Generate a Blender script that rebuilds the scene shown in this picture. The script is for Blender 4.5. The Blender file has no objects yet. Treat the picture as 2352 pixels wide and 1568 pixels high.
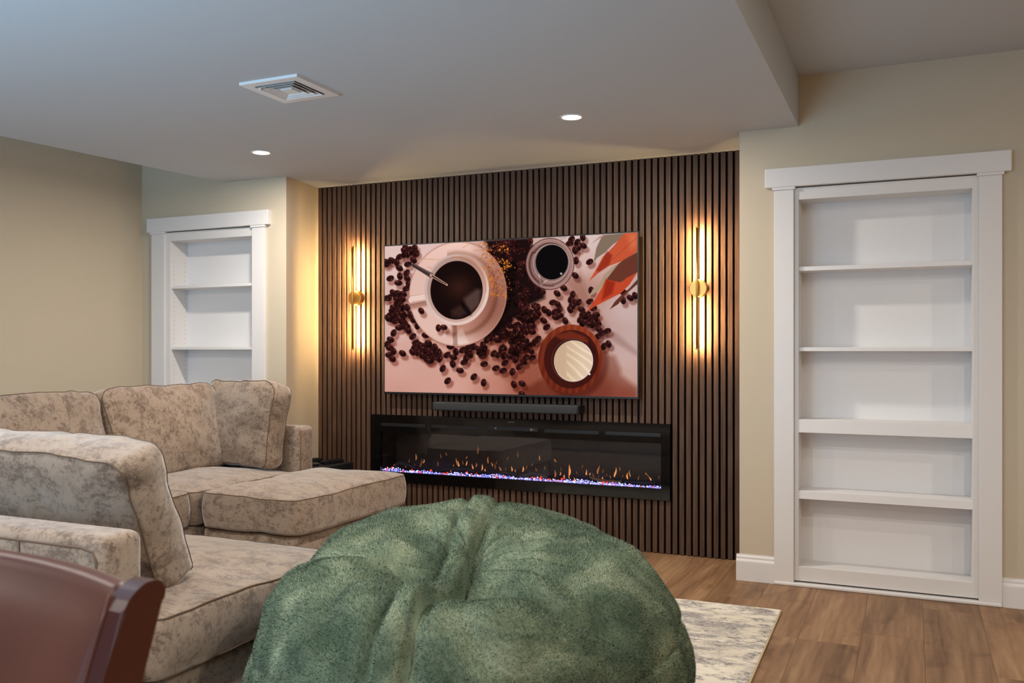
import bpy, bmesh, math, random
import numpy as np
from mathutils import Vector, Matrix

# ------------------------------------------------------------------ camera, world, light, exposure
SC = bpy.context.scene
COL = SC.collection
HC = 1.20
FPX, YAW, HORIZON = 2057.0, math.radians(24.07), 806.0      # measured on the 2352x1568 frame
cam_d = bpy.data.cameras.new('camera')
cam = bpy.data.objects.new('camera', cam_d); COL.objects.link(cam)
cam.location = (0, 0, HC); cam.rotation_euler = (math.pi / 2, 0, YAW)
cam_d.sensor_width = 36; cam_d.lens = FPX / 2352 * 36
cam_d.shift_y = (HORIZON - 784) / 2352
cam_d.clip_start = 0.05
cam_d.dof.use_dof = True; cam_d.dof.focus_distance = 4.6; cam_d.dof.aperture_fstop = 8.0
SC.camera = cam

W = bpy.data.worlds.new('world'); SC.world = W; W.use_nodes = True
W.node_tree.nodes['Background'].inputs[0].default_value = (.62, .80, 1, 1)
W.node_tree.nodes['Background'].inputs[1].default_value = .6

SC.view_settings.view_transform = 'Standard'
SC.view_settings.look = 'None'
SC.view_settings.gamma = 1
SC.view_settings.use_curve_mapping = False
EXPOSURE = 0.0
SC.view_settings.exposure = EXPOSURE
SC.cycles.max_bounces = 7

DOWNLIGHT_W = 25.0
SCONCE_E = 2100.0
WINDOW_W = 100.0
UPLIGHT_W = 560.0

ld = bpy.data.lights.new('daylight', 'AREA'); ld.shape = 'RECTANGLE'; ld.size = 3.6; ld.size_y = 1.9
ld.energy = WINDOW_W; ld.color = (.40, .70, 1.0)
lo = bpy.data.objects.new('daylight', ld); COL.objects.link(lo)
lo.location = (-2.9, -1.75, 1.05); lo.rotation_euler = (math.radians(95), 0, 0)   # outside the window, faces into the room (+Y)

ld2 = bpy.data.lights.new('added_uplight', 'AREA'); ld2.shape = 'RECTANGLE'; ld2.size = 4.0; ld2.size_y = 1.4
ld2.energy = UPLIGHT_W; ld2.color = (.34, .68, 1.0)           # added light aimed up through the window to tint the ceiling blue
lo2 = bpy.data.objects.new('added_uplight', ld2); COL.objects.link(lo2)
lo2.location = (-1.9, -2.5, .05); lo2.rotation_euler = (math.radians(150), 0, 0); ld2.spread = math.radians(100)

# ------------------------------------------------------------------ helpers
rnd = random.Random(7)

def link(o, parent=None):
    COL.objects.link(o)
    if parent is not None: o.parent = parent
    return o

def wloc(o):
    v = Vector((0, 0, 0))
    while o is not None:
        v += o.location; o = o.parent
    return v

def thing(name, label, cat, loc, group=None):
    o = bpy.data.objects.new(name, None); o.empty_display_size = .1
    link(o); o.location = loc
    o['label'] = label; o['category'] = cat
    if group: o['group'] = group
    return o

def tag(o, label=None, cat=None, group=None, kind=None):
    if label: o['label'] = label
    if cat: o['category'] = cat
    if group: o['group'] = group
    if kind: o['kind'] = kind
    return o

def obj(name, me, mat, parent=None, origin=None, smooth=False):
    """mesh given in world coordinates -> object"""
    if isinstance(me, bmesh.types.BMesh):
        bm = me; me = bpy.data.meshes.new(name); bm.to_mesh(me); bm.free()
    if mat is not None and len(me.materials) == 0: me.materials.append(mat)
    off = wloc(parent) if parent is not None else Vector(origin or (0, 0, 0))
    if origin is not None: off = Vector(origin)
    me.transform(Matrix.Translation(-off))
    o = bpy.data.objects.new(name, me); link(o, parent)
    if parent is None: o.location = off
    else: o.location = off - wloc(parent)
    if smooth: me.shade_smooth()
    return o

def add_box(bm, x0, x1, y0, y1, z0, z1):
    vs = [bm.verts.new(p) for p in ((x0, y0, z0), (x1, y0, z0), (x1, y1, z0), (x0, y1, z0),
                                    (x0, y0, z1), (x1, y0, z1), (x1, y1, z1), (x0, y1, z1))]
    for f in ((0, 3, 2, 1), (4, 5, 6, 7), (0, 1, 5, 4), (1, 2, 6, 5), (2, 3, 7, 6), (3, 0, 4, 7)):
        bm.faces.new([vs[i] for i in f])

def boxes(*bs):
    bm = bmesh.new()
    for b in bs: add_box(bm, *b)
    return bm

def bbox(x0, x1, y0, y1, z0, z1, r=.004, seg=2):
    bm = boxes((x0, x1, y0, y1, z0, z1))
    bmesh.ops.bevel(bm, geom=list(bm.edges), offset=r, segments=seg, profile=.5, affect='EDGES')
    return bm

def part(name, b, mat, parent, r=.003, seg=2, smooth=False):
    o = obj(name, bbox(*b, r=r, seg=seg) if r else boxes(b), mat, parent)
    if smooth: o.data.shade_smooth()
    return o

def pydata(name, v, f):
    me = bpy.data.meshes.new(name)
    me.from_pydata([tuple(map(float, p)) for p in v], [], f); me.update()
    return me

def prism(poly, axis, a0, a1):
    """extrude a 2D polygon along an axis: axis 'x' poly=(y,z); 'y' poly=(x,z); 'z' poly=(x,y)"""
    def P(p, a):
        return {'x': (a, p[0], p[1]), 'y': (p[0], a, p[1]), 'z': (p[0], p[1], a)}[axis]
    bm = bmesh.new()
    A = [bm.verts.new(P(p, a0)) for p in poly]; B = [bm.verts.new(P(p, a1)) for p in poly]
    n = len(poly)
    bm.faces.new(A); bm.faces.new(B[::-1])
    for i in range(n): bm.faces.new((A[i], B[i], B[(i + 1) % n], A[(i + 1) % n]))
    bmesh.ops.recalc_face_normals(bm, faces=list(bm.faces))
    return bm

def tube(pts, rad, n=8, caps=True, closed=False):
    """tube through points; rad is number or list"""
    P = [Vector(p) for p in pts]; m = len(P)
    if not hasattr(rad, '__len__'): rad = [rad] * m
    v = []; f = []
    for i in range(m):
        t = (P[(i + 1) % m] - P[i - 1]) if closed else (P[min(i + 1, m - 1)] - P[max(i - 1, 0)])
        t.normalize()
        up = Vector((0, 0, 1)) if abs(t.z) < .92 else Vector((1, 0, 0))
        a = t.cross(up).normalized(); b = t.cross(a)
        for k in range(n):
            q = 2 * math.pi * k / n
            v.append(P[i] + (a * math.cos(q) + b * math.sin(q)) * rad[i])
    for i in range(m if closed else m - 1):
        j = (i + 1) % m
        for k in range(n):
            f.append((i * n + k, i * n + (k + 1) % n, j * n + (k + 1) % n, j * n + k))
    if caps and not closed:
        f.append(tuple(range(n))[::-1]); f.append(tuple((m - 1) * n + k for k in range(n)))
    return pydata('tube', v, f)

def disc_cyl(c, r, axis, d, n=32, bev=0.0):
    """cylinder from centre c extending d along axis"""
    bm = bmesh.new()
    bmesh.ops.create_cone(bm, cap_ends=True, segments=n, radius1=r, radius2=r, depth=abs(d))
    if bev:
        es = [e for e in bm.edges if len(e.link_faces) == 2 and any(len(f.verts) > 4 for f in e.link_faces)]
        bmesh.ops.bevel(bm, geom=es, offset=bev, segments=3, profile=.5, affect='EDGES')
    R = {'z': Matrix.Identity(4), 'y': Matrix.Rotation(math.pi / 2, 4, 'X'), 'x': Matrix.Rotation(math.pi / 2, 4, 'Y')}[axis]
    dv = {'z': Vector((0, 0, d / 2)), 'y': Vector((0, d / 2, 0)), 'x': Vector((d / 2, 0, 0))}[axis]
    bm.transform(Matrix.Translation(Vector(c) + dv) @ R)
    return bm

def srgb(c):
    c = np.asarray(c, float) / 255
    return np.where(c <= .04045, c / 12.92, ((c + .055) / 1.055) ** 2.4)

def rgba(r, g, b): return tuple(srgb((r, g, b))) + (1,)

# numpy value noise
def vnoise(P, scale, seed=0):
    P = np.asarray(P, float) * scale
    i = np.floor(P).astype(np.int64); f = P - i; f = f * f * (3 - 2 * f)
    def h(a, b, c):
        n = (a * 374761393 + b * 668265263 + c * 2147483647 + seed * 1274126177) & 0xffffffff
        n = ((n ^ (n >> 13)) * 1274126177) & 0xffffffff
        n = (n ^ (n >> 16)) & 0xffff
        return n / 32767.5 - 1
    r = 0
    for dx in (0, 1):
        for dy in (0, 1):
            for dz in (0, 1):
                w = (f[..., 0] if dx else 1 - f[..., 0]) * (f[..., 1] if dy else 1 - f[..., 1]) * (f[..., 2] if dz else 1 - f[..., 2])
                r = r + w * h(i[..., 0] + dx, i[..., 1] + dy, i[..., 2] + dz)
    return r

# ------------------------------------------------------------------ materials
def mat(name):
    m = bpy.data.materials.new(name); m.use_nodes = True
    nt = m.node_tree; return m, nt, nt.nodes['Principled BSDF']

def simple(name, col, rough=.5, metal=0, spec=.5, bump=0, bscale=400, coat=0):
    m, nt, p = mat(name)
    p.inputs['Base Color'].default_value = col
    p.inputs['Roughness'].default_value = rough; p.inputs['Metallic'].default_value = metal
    p.inputs['Specular IOR Level'].default_value = spec
    p.inputs['Coat Weight'].default_value = coat
    if bump:
        tc = nt.nodes.new('ShaderNodeTexCoord'); n = nt.nodes.new('ShaderNodeTexNoise'); b = nt.nodes.new('ShaderNodeBump')
        n.inputs['Scale'].default_value = bscale; n.inputs['Detail'].default_value = 3
        b.inputs['Strength'].default_value = bump; b.inputs['Distance'].default_value = .002
        nt.links.new(tc.outputs['Object'], n.inputs['Vector']); nt.links.new(n.outputs['Fac'], b.inputs['Height'])
        nt.links.new(b.outputs['Normal'], p.inputs['Normal'])
    return m

def emit(name, col, s):
    m = bpy.data.materials.new(name); m.use_nodes = True; nt = m.node_tree
    nt.nodes.clear()
    e = nt.nodes.new('ShaderNodeEmission'); o = nt.nodes.new('ShaderNodeOutputMaterial')
    e.inputs[0].default_value = col; e.inputs[1].default_value = s
    nt.links.new(e.outputs[0], o.inputs[0]); return m

class G:
    """little node-graph helper"""
    def __init__(s, nt): s.nt = nt
    def n(s, t, **kw):
        x = s.nt.nodes.new('ShaderNode' + t)
        for k, v in kw.items(): setattr(x, k, v)
        return x
    def l(s, a, b): s.nt.links.new(a, b)
    def coord(s, scale=(1, 1, 1), rnd=0):
        tc = s.n('TexCoord'); mp = s.n('Mapping'); mp.inputs['Scale'].default_value = scale
        s.l(tc.outputs['Object'], mp.inputs['Vector'])
        if rnd:
            oi = s.n('ObjectInfo'); c = s.n('CombineXYZ'); mm = s.n('Math', operation='MULTIPLY'); mm.inputs[1].default_value = rnd
            s.l(oi.outputs['Random'], mm.inputs[0])
            for k in range(3): s.l(mm.outputs[0], c.inputs[k])
            s.l(c.outputs[0], mp.inputs['Location'])
        return mp.outputs[0]
    def noise(s, vec, scale, detail=4, rough=.6, dist=0):
        x = s.n('TexNoise'); x.inputs['Scale'].default_value = scale; x.inputs['Detail'].default_value = detail
        x.inputs['Roughness'].default_value = rough; x.inputs['Distortion'].default_value = dist
        s.l(vec, x.inputs['Vector']); return x.outputs['Fac']
    def ramp(s, fac, stops):
        r = s.n('ValToRGB'); el = r.color_ramp.elements
        while len(el) < len(stops): el.new(.5)
        for e, (p, c) in zip(el, stops): e.position = p; e.color = c
        s.l(fac, r.inputs[0]); return r.outputs[0]
    def mix(s, fac, a, b, mode='MIX'):
        x = s.n('Mix', data_type='RGBA', blend_type=mode)
        for sock, v in ((x.inputs[0], fac), (x.inputs[6], a), (x.inputs[7], b)):
            if hasattr(v, 'is_linked') or hasattr(v, 'links'): s.l(v, sock)
            else: sock.default_value = v
        return x.outputs[2]
    def bump(s, h, strength, dist):
        b = s.n('Bump'); b.inputs['Strength'].default_value = strength; b.inputs['Distance'].default_value = dist
        s.l(h, b.inputs['Height']); return b.outputs[0]

M = {}
M['wall'] = simple('wall_paint', rgba(198, 185, 163), .75, spec=.25, bump=.25, bscale=260)
M['ceiling'] = simple('ceiling_paint', rgba(192, 195, 198), .9, spec=.1, bump=.2, bscale=260)
M['white'] = simple('white_trim_paint', rgba(222, 219, 217), .38, spec=.4)
M['white_matt'] = simple('white_shelf_paint', rgba(232, 230, 229), .5, spec=.3)
M['pinhole'] = simple('pinhole_dark', rgba(110, 108, 106), .8)
M['felt'] = simple('black_felt', rgba(14, 12, 12), .95, spec=.1, bump=.4, bscale=900)
M['blackgloss'] = simple('black_glass', rgba(9, 9, 10), .07, spec=.5)
M['blackplastic'] = simple('black_plastic', rgba(16, 16, 18), .4)
M['blackmatt'] = simple('black_matt', rgba(14, 14, 15), .6)
M['darkvent'] = simple('dark_vent', rgba(19, 19, 20), .4)
M['soundbar'] = simple('soundbar_cloth', rgba(44, 47, 50), .8, bump=.5, bscale=1500)
M['brass'] = simple('brushed_brass', rgba(190, 150, 84), .32, metal=1)
M['chairwood'] = simple('dark_red_wood', rgba(66, 22, 14), .28, spec=.5, coat=.3)
M['icon'] = simple('icon_grey', rgba(120, 120, 120), .5)
M['brandgrey'] = simple('brand_mark_grey', rgba(135, 135, 130), .5)
M['log'] = simple('charred_log', rgba(40, 36, 36), .7, bump=.8, bscale=120)
M['logtan'] = simple('tan_log', rgba(120, 92, 58), .7, bump=.8, bscale=120)
M['lens'] = emit('downlight_lens', (1, .95, .88, 1), 14)
M['led'] = emit('sconce_led', (1, .66, .27, 1), SCONCE_E)
M['crystal'] = emit('ember_crystal_violet', (.20, .19, 1, 1), 1.6)
M['crystal2'] = emit('ember_crystal_lilac', (.50, .50, 1, 1), 2.4)
M['ember'] = emit('ember_red', (1, .06, .02, 1), 1.2)
M['flame1'] = emit('flame_bright', (1, .36, .11, 1), .9)
M['flame2'] = emit('flame_mid', (.62, .22, .06, 1), .6)
M['flame3'] = emit('flame_dim', (.30, .12, .045, 1), .45)

def m_slat():
    m, nt, p = mat('walnut_slat'); g = G(nt)
    v = g.coord((70, 70, 3.5), 40)
    n = g.noise(v, 1, 5, .65)
    c = g.ramp(n, [(.30, rgba(62, 43, 33)), (.55, rgba(86, 63, 49)), (.75, rgba(102, 77, 60))])
    oi = g.n('ObjectInfo'); mr = g.n('MapRange'); mr.inputs[3].default_value = .88; mr.inputs[4].default_value = 1.1
    g.l(oi.outputs['Random'], mr.inputs[0])
    cc = g.mix(1.0, c, mr.outputs[0], 'MULTIPLY'); g.l(cc, p.inputs['Base Color'])
    p.inputs['Roughness'].default_value = .55; p.inputs['Specular IOR Level'].default_value = .3
    g.l(g.bump(n, .15, .001), p.inputs['Normal']); return m
M['slat'] = m_slat()

def m_plank():
    m, nt, p = mat('oak_plank'); g = G(nt)
    v = g.coord((1, 1, 1), 60)
    vs = g.coord((9, .9, 9), 60)
    vf = g.coord((75, 3.0, 75), 60)
    big = g.noise(vs, 1.0, 4, .55, 1.2)
    fine = g.noise(vf, 1.0, 4, .7)
    patch = g.noise(v, 3.2, 3, .6, .6)
    # cathedral rings: distorted wave
    w = g.n('TexWave', wave_type='BANDS', bands_direction='X'); w.inputs['Scale'].default_value = 2.0
    w.inputs['Distortion'].default_value = 9; w.inputs['Detail'].default_value = 3; w.inputs['Detail Scale'].default_value = 1.3
    g.l(g.coord((4.5, .9, 4.5), 60), w.inputs['Vector'])
    base = g.ramp(big, [(.28, rgba(112, 82, 58)), (.5, rgba(141, 107, 77)), (.72, rgba(160, 126, 93))])
    b2 = g.mix(.09, base, w.outputs['Color'], 'SOFT_LIGHT')
    b3 = g.mix(.35, b2, fine, 'SOFT_LIGHT')
    kn = g.ramp(patch, [(.30, (.50, .45, .42, 1)), (.44, (1, 1, 1, 1))])
    b4 = g.mix(.75, b3, kn, 'MULTIPLY')
    oi = g.n('ObjectInfo'); mr = g.n('MapRange'); mr.inputs[3].default_value = .84; mr.inputs[4].default_value = 1.12
    g.l(oi.outputs['Random'], mr.inputs[0])
    g.l(g.mix(1.0, b4, mr.outputs[0], 'MULTIPLY'), p.inputs['Base Color'])
    p.inputs['Roughness'].default_value = .5; p.inputs['Specular IOR Level'].default_value = .35
    g.l(g.bump(fine, .12, .001), p.inputs['Normal']); return m
M['plank'] = m_plank()
M['subfloor'] = simple('joint_dark', rgba(92, 68, 50), .8)

def m_fabric(name, a, b, c):
    m, nt, p = mat(name); g = G(nt)
    v = g.coord((1, 1, 1)); v2 = g.coord((1.0, 1.6, 1.6))
    n1 = g.noise(v2, 10, 12, .82, .3)
    n2 = g.noise(v, 60, 6, .8, .3)
    n3 = g.noise(v, 900, 2, .5)
    mixn = g.n('Math', operation='ADD'); h = g.n('Math', operation='MULTIPLY'); h.inputs[1].default_value = .55
    g.l(n2, h.inputs[0]); g.l(n1, mixn.inputs[0]); g.l(h.outputs[0], mixn.inputs[1])
    col = g.ramp(mixn.outputs[0], [(.68, c), (.745, b), (.81, a)])
    g.l(col, p.inputs['Base Color'])
    p.inputs['Roughness'].default_value = .85; p.inputs['Specular IOR Level'].default_value = .15
    p.inputs['Sheen Weight'].default_value = .7; p.inputs['Sheen Roughness'].default_value = .45
    g.l(g.bump(n2, .25, .003), p.inputs['Normal']); return m
M['fabric'] = m_fabric('taupe_velvet', rgba(150, 131, 113), rgba(131, 112, 96), rgba(103, 86, 72))
M['piping'] = simple('dark_taupe_piping', rgba(104, 86, 72), .85, spec=.1)

def m_leather():
    m, nt, p = mat('brown_leather'); g = G(nt)
    v = g.coord()
    n = g.noise(v, 4, 3, .5); f = g.noise(v, 600, 2, .5)
    g.l(g.ramp(n, [(.3, rgba(72, 37, 28)), (.7, rgba(94, 50, 38))]), p.inputs['Base Color'])
    p.inputs['Roughness'].default_value = .40; p.inputs['Specular IOR Level'].default_value = .22
    g.l(g.bump(f, .12, .001), p.inputs['Normal']); return m
M['leather'] = m_leather()

def m_rug():
    m, nt, p = mat('distressed_rug'); g = G(nt)
    n1 = g.noise(g.coord((2.2, 4.8, 1)), 1.5, 7, .7, .5)          # long worn streaks
    n2 = g.noise(g.coord((28, 52, 1)), 2.0, 5, .75)                # yarn-scale speckle
    n3 = g.noise(g.coord((1.2, 2.2, 1)), 1.6, 3, .6)
    n4 = g.noise(g.coord((9, 16, 1)), 1.2, 4, .7, .4)
    fine = g.noise(g.coord((170, 400, 1)), 1.0, 2, .6)
    base = g.ramp(n3, [(.38, rgba(214, 204, 187)), (.62, rgba(232, 224, 208))])
    streak = g.ramp(n1, [(.47, (0, 0, 0, 1)), (.60, (1, 1, 1, 1))])
    speck = g.ramp(n2, [(.40, (0, 0, 0, 1)), (.52, (1, 1, 1, 1))])
    blot = g.ramp(n4, [(.50, (0, 0, 0, 1)), (.62, (1, 1, 1, 1))])
    c = g.mix(streak, base, rgba(200, 192, 182))
    sp = g.n('Math', operation='MULTIPLY'); g.l(streak, sp.inputs[0]); g.l(speck, sp.inputs[1])
    c = g.mix(sp.outputs[0], c, rgba(146, 141, 138))
    sb = g.n('Math', operation='MULTIPLY'); g.l(blot, sb.inputs[0]); g.l(speck, sb.inputs[1])
    c = g.mix(sb.outputs[0], c, rgba(128, 124, 124))
    c = g.mix(.5, c, fine, 'SOFT_LIGHT')
    g.l(c, p.inputs['Base Color']); p.inputs['Roughness'].default_value = .95; p.inputs['Specular IOR Level'].default_value = .1
    g.l(g.bump(fine, .5, .003), p.inputs['Normal']); return m
M['rug'] = m_rug()
M['rugedge'] = simple('rug_binding', rgba(198, 176, 138), .9, spec=.1, bump=.4, bscale=500)

def m_fur(name, attr):
    m, nt, p = mat(name); g = G(nt)
    v = g.coord()
    n = g.noise(v, 5.0, 4, .6, .6)
    col = g.ramp(n, [(.34, rgba(76, 91, 73)), (.50, rgba(107, 121, 99)), (.66, rgba(143, 153, 127))])  # light and dark patches of the nap's sheen, put into the colour
    if attr:
        a = g.n('Attribute'); a.attribute_name = 'tint'; a.attribute_type = 'GEOMETRY'
        col = g.mix(1.0, col, a.outputs['Color'], 'MULTIPLY')
    g.l(col, p.inputs['Base Color']); p.inputs['Roughness'].default_value = .9; p.inputs['Specular IOR Level'].default_value = .1
    p.inputs['Sheen Weight'].default_value = .3; p.inputs['Sheen Roughness'].default_value = .5
    p.inputs['Sheen Tint'].default_value = rgba(190, 215, 195)
    return m
M['furbase'] = m_fur('green_plush_backing', False)
M['fur'] = m_fur('green_plush_pile', True)

def m_glass():
    m = bpy.data.materials.new('clear_pane'); m.use_nodes = True; nt = m.node_tree; nt.nodes.clear(); g = G(nt)
    t = g.n('BsdfTransparent'); gl = g.n('BsdfGlossy'); gl.inputs['Roughness'].default_value = .02
    fr = g.n('Fresnel'); fr.inputs[0].default_value = 1.5; mx = g.n('MixShader'); o = g.n('OutputMaterial')
    g.l(fr.outputs[0], mx.inputs[0]); g.l(t.outputs[0], mx.inputs[1]); g.l(gl.outputs[0], mx.inputs[2]); g.l(mx.outputs[0], o.inputs[0])
    return m
M['glass'] = m_glass()
M['firebox'] = simple('firebox_back', rgba(46, 38, 33), .35, spec=.4)

# ------------------------------------------------------------------ room shell
YW, YP, YB = 4.785, 5.208, 5.60           # bookcase wall, slat fronts, outer back
ZS, ZC = 2.350, 2.606                     # soffit underside, upper ceiling
XL, XR, YF = -5.046, 3.2, -1.3
T = .12
floor = tag(obj('floor', boxes((XL - T, XR + T, YF - T, YB, -.12, -.012)), M['subfloor']), kind='structure')
PW, PL = .2405, 1.22
pm = {}
def plank_mesh(w, l):
    k = (round(w, 4), round(l, 4))
    if k not in pm:
        bm = bbox(.0003, w - .0003, .0003, l - .0003, -.012, 0, r=.0007, seg=1)
        me = bpy.data.meshes.new('plank'); bm.to_mesh(me); bm.free(); me.materials.append(M['plank']); pm[k] = me
    return pm[k]
x = -.436 - PW * 19
ends = {-2: 4.435, -1: 4.435 - .53, 0: 3.90, 1: 4.09, 2: 4.60}
ri = -19
while x < XR:
    x1 = min(x + PW, XR)
    xa = max(x, XL)
    if x1 - xa > .02:
        e = ends.get(ri, 4.785 - rnd.random() * PL)
        ys = [YB]
        yy = e
        while yy > YF:
            ys.append(yy); yy -= PL
        ys.append(YF)
        for a, b in zip(ys[1:], ys[:-1]):
            if b - a < .03: continue
            o = bpy.data.objects.new('plank', plank_mesh(x1 - xa, b - a)); link(o, floor)
            o.location = (xa, a, 0)
    x += PW; ri += 1

def struct(name, bm, m, smooth=False):
    return tag(obj(name, bm, m, smooth=smooth), kind='structure')

struct('ceiling', boxes((XL - T, XR + T, YF - T, YB + T, ZC, ZC + .12)), M['ceiling'])
# dropped soffit over the seating area
xl0, xl1 = -4.285, -4.285 - .108 * (YW - YF)
struct('ceiling_soffit', prism([(xl1, YF), (-.530, YF), (-.530, YW), (-.70, YW), (-.70, YB - .01), (-3.9, YB - .01), (-3.9, YW), (xl0, YW)], 'z', ZS, ZC - .001), M['ceiling'])
XLc = -3.768
struct('wall_left', boxes((XL - T, XL, YF - T, YB + T, -.05, ZC)), M['wall'])
struct('wall_right', boxes((XR, XR + T, YF - T, YB + T, -.05, ZC)), M['wall'])
struct('wall_back', boxes((XL, XR, YB, YB + T, -.05, ZC)), M['wall'])
WT = .22
bm = boxes((XL, -4.86, YW, YW + WT, 0, ZC), (-4.86, -4.0, YW, YW + WT, 2.045, ZC))
pb = prism([(-4.0, YW), (XLc, YW), (-3.826, YP + .03), (-3.826, YB), (-4.0, YB)], 'z', 0, ZC)
me = bpy.data.meshes.new('t'); pb.to_mesh(me); pb.free(); bm.from_mesh(me)
struct('wall_back_left', bm, M['wall'])
struct('wall_back_right', boxes((-.828, -.58, YW, YB, 0, ZC), (.325, XR, YW, YW + WT, 0, ZC), (-.58, .325, YW, YW + WT, 2.045, ZC)), M['wall'])
# wall behind the camera with a window that brings cool daylight
wx0, wx1, wz0, wz1 = -4.7, -1.1, .30, 2.20
struct('wall_front', boxes((XL, wx0, YF - T, YF, 0, ZC), (wx1, XR, YF - T, YF, 0, ZC), (wx0, wx1, YF - T, YF, 0, wz0), (wx0, wx1, YF - T, YF, wz1, ZC)), M['wall'])
wf = struct('window_1', boxes((wx0, wx0 + .06, YF - T, YF + .02, wz0, wz1), (wx1 - .06, wx1, YF - T, YF + .02, wz0, wz1),
                              (wx0, wx1, YF - T, YF + .02, wz0, wz0 + .06), (wx0, wx1, YF - T, YF + .02, wz1 - .06, wz1),
                              ((wx0 + wx1) / 2 - .03, (wx0 + wx1) / 2 + .03, YF - T, YF, wz0, wz1)), M['white'])
obj('pane', boxes((wx0, wx1, YF - .06, YF - .055, wz0, wz1)), M['glass'], wf)
# baseboards with a stepped ogee cap
prof = [(0, 0), (-.016, 0), (-.016, .098), (-.015, .104), (-.011, .110), (-.009, .114), (-.009, .122), (-.008, .126), (-.004, .131), (-.003, .137), (0, .137)]
def baseboard(name, x0, x1):
    struct(name, prism([(YW + a, b) for a, b in prof], 'x', x0, x1), M['white'])
baseboard('baseboard_back_corner', -.843, -.647)
baseboard('baseboard_back_right', .386, XR)

# ------------------------------------------------------------------ built-in bookcases with casings
def bookcase(x0, x1, hx0, hx1, cl, cr, ol, orr, shelves, where, idx):
    """x0..x1 door face, hx header ends, cl/cr casing (a,b), ol/orr clear opening"""
    tr = bpy.data.objects.new('trim_%d' % idx, None); link(tr); tr.location = ((hx0 + hx1) / 2, YW, 0); tr['kind'] = 'structure'
    part('header', (hx0, hx1, YW - .034, YW + .01, 2.040, 2.138), M['white'], tr)
    for a, b in (cl, cr):
        part('casing', (a, b, YW - .022, YW + .005, .018, 2.028), M['white'], tr, r=.002)
        part('cap_strip', (a - .008, b + .008, YW - .030, YW + .005, 2.026, 2.041), M['white'], tr, r=.002)
    part('threshold', (cl[0], cr[1], YW - .030, YW + .03, 0, .018), M['white'], tr, r=.006, seg=3)
    t = thing('bookcase', 'white built-in bookcase %s' % where, 'bookcase', ((x0 + x1) / 2, YW, .024))
    yf, yb = YW - .004, YW + .165
    part('back_panel', (x0, x1, yb, yb + .015, .026, 2.035), M['white_matt'], t, r=.001)
    part('side_panel', (cl[1], ol, yf, yb + .01, .026, 2.035), M['white'], t, r=.0015)
    part('side_panel', (orr, cr[0], yf, yb + .01, .026, 2.035), M['white'], t, r=.0015)
    part('top_rail', (ol - .001, orr + .001, yf, yb + .01, 1.974, 2.035), M['white'], t, r=.0015)
    part('bottom_rail', (ol - .001, orr + .001, yf, yb + .01, .026, .100), M['white'], t, r=.0015)
    for z, th, dy in shelves:
        part('shelf', (ol - .001, orr + .001, yf + dy, yb + .005, z - th, z), M['white_matt'], t, r=.0015)
    # two rows of shelf-pin holes on each side
    v = []; f = []
    for sx, s in ((ol, 1), (orr, -1)):
        for yy in (yf + .035, yb - .03):
            z = .2
            while z < 1.85:
                k = len(v)
                for q in range(6):
                    a = q / 6 * 2 * math.pi
                    v.append((sx + s * .0006, yy + .0028 * math.cos(a), z + .0028 * math.sin(a)))
                f.append(tuple(range(k, k + 6)))
                z += .032
    tag(obj('pin_holes', pydata('pin_holes', v, f), M['pinhole'], t), kind='stuff')
    return t
bookcase(-.546, .283, -.693, .424, (-.649, -.552), (.288, .386), -.530, .262,
         [(1.632, .022, .012), (1.219, .020, .012), (.851, .067, .0), (.487, .042, .003)], 'beside the floor area with wood planks, fully visible down to the floor', 1)
bookcase(-4.806, -4.040, -4.967, -3.891, (-4.934, -4.813), (-4.048 + .012, -3.931), -4.775, -4.050,
         [(1.660, .020, .012), (1.230, .020, .012), (.851, .067, .0), (.487, .042, .003)], 'in the corner behind the beige sofa', 2)

# ------------------------------------------------------------------ slatted wall panel
FX0, FX1, FZ0, FZ1 = -3.357, -1.300, .316, .770       # fireplace outline
PX0, PX1 = -3.826, -.828
sp = thing('slat_wall_panel', 'dark walnut vertical slat panel on black felt, covering the recessed wall', 'wall panel', ((PX0 + PX1) / 2, YP, 0))
ZT = ZS - .001
obj('felt_backing', boxes((PX0, FX0 + .02, YP + .020, YP + .03, 0, ZT), (FX1 - .02, PX1, YP + .020, YP + .03, 0, ZT),
                          (FX0 + .02, FX1 - .02, YP + .020, YP + .03, 0, FZ0 + .02), (FX0 + .02, FX1 - .02, YP + .020, YP + .03, FZ1 - .02, ZT)), M['felt'], sp)
sm = {}
def slat(xa, w, z0, z1):
    k = (round(w, 4), round(z0, 3), round(z1, 3))
    if k not in sm:
        bm = bbox(0, w, 0, .021, 0, z1 - z0, r=.0012, seg=1)
        me = bpy.data.meshes.new('slat'); bm.to_mesh(me); bm.free(); me.materials.append(M['slat']); sm[k] = me
    o = bpy.data.objects.new('slat', sm[k]); link(o, sp)
    o.location = Vector((xa, YP, z0)) - sp.location
xs = PX0 + .004
while xs + .028 < PX1 - .004:
    a, b = xs, xs + .0275
    if b < FX0 or a > FX1: slat(a, b - a, .003, ZT)
    else:
        slat(a, b - a, .003, FZ0 + .004); slat(a, b - a, FZ1 - .004, ZT)
    xs += .0402

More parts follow.
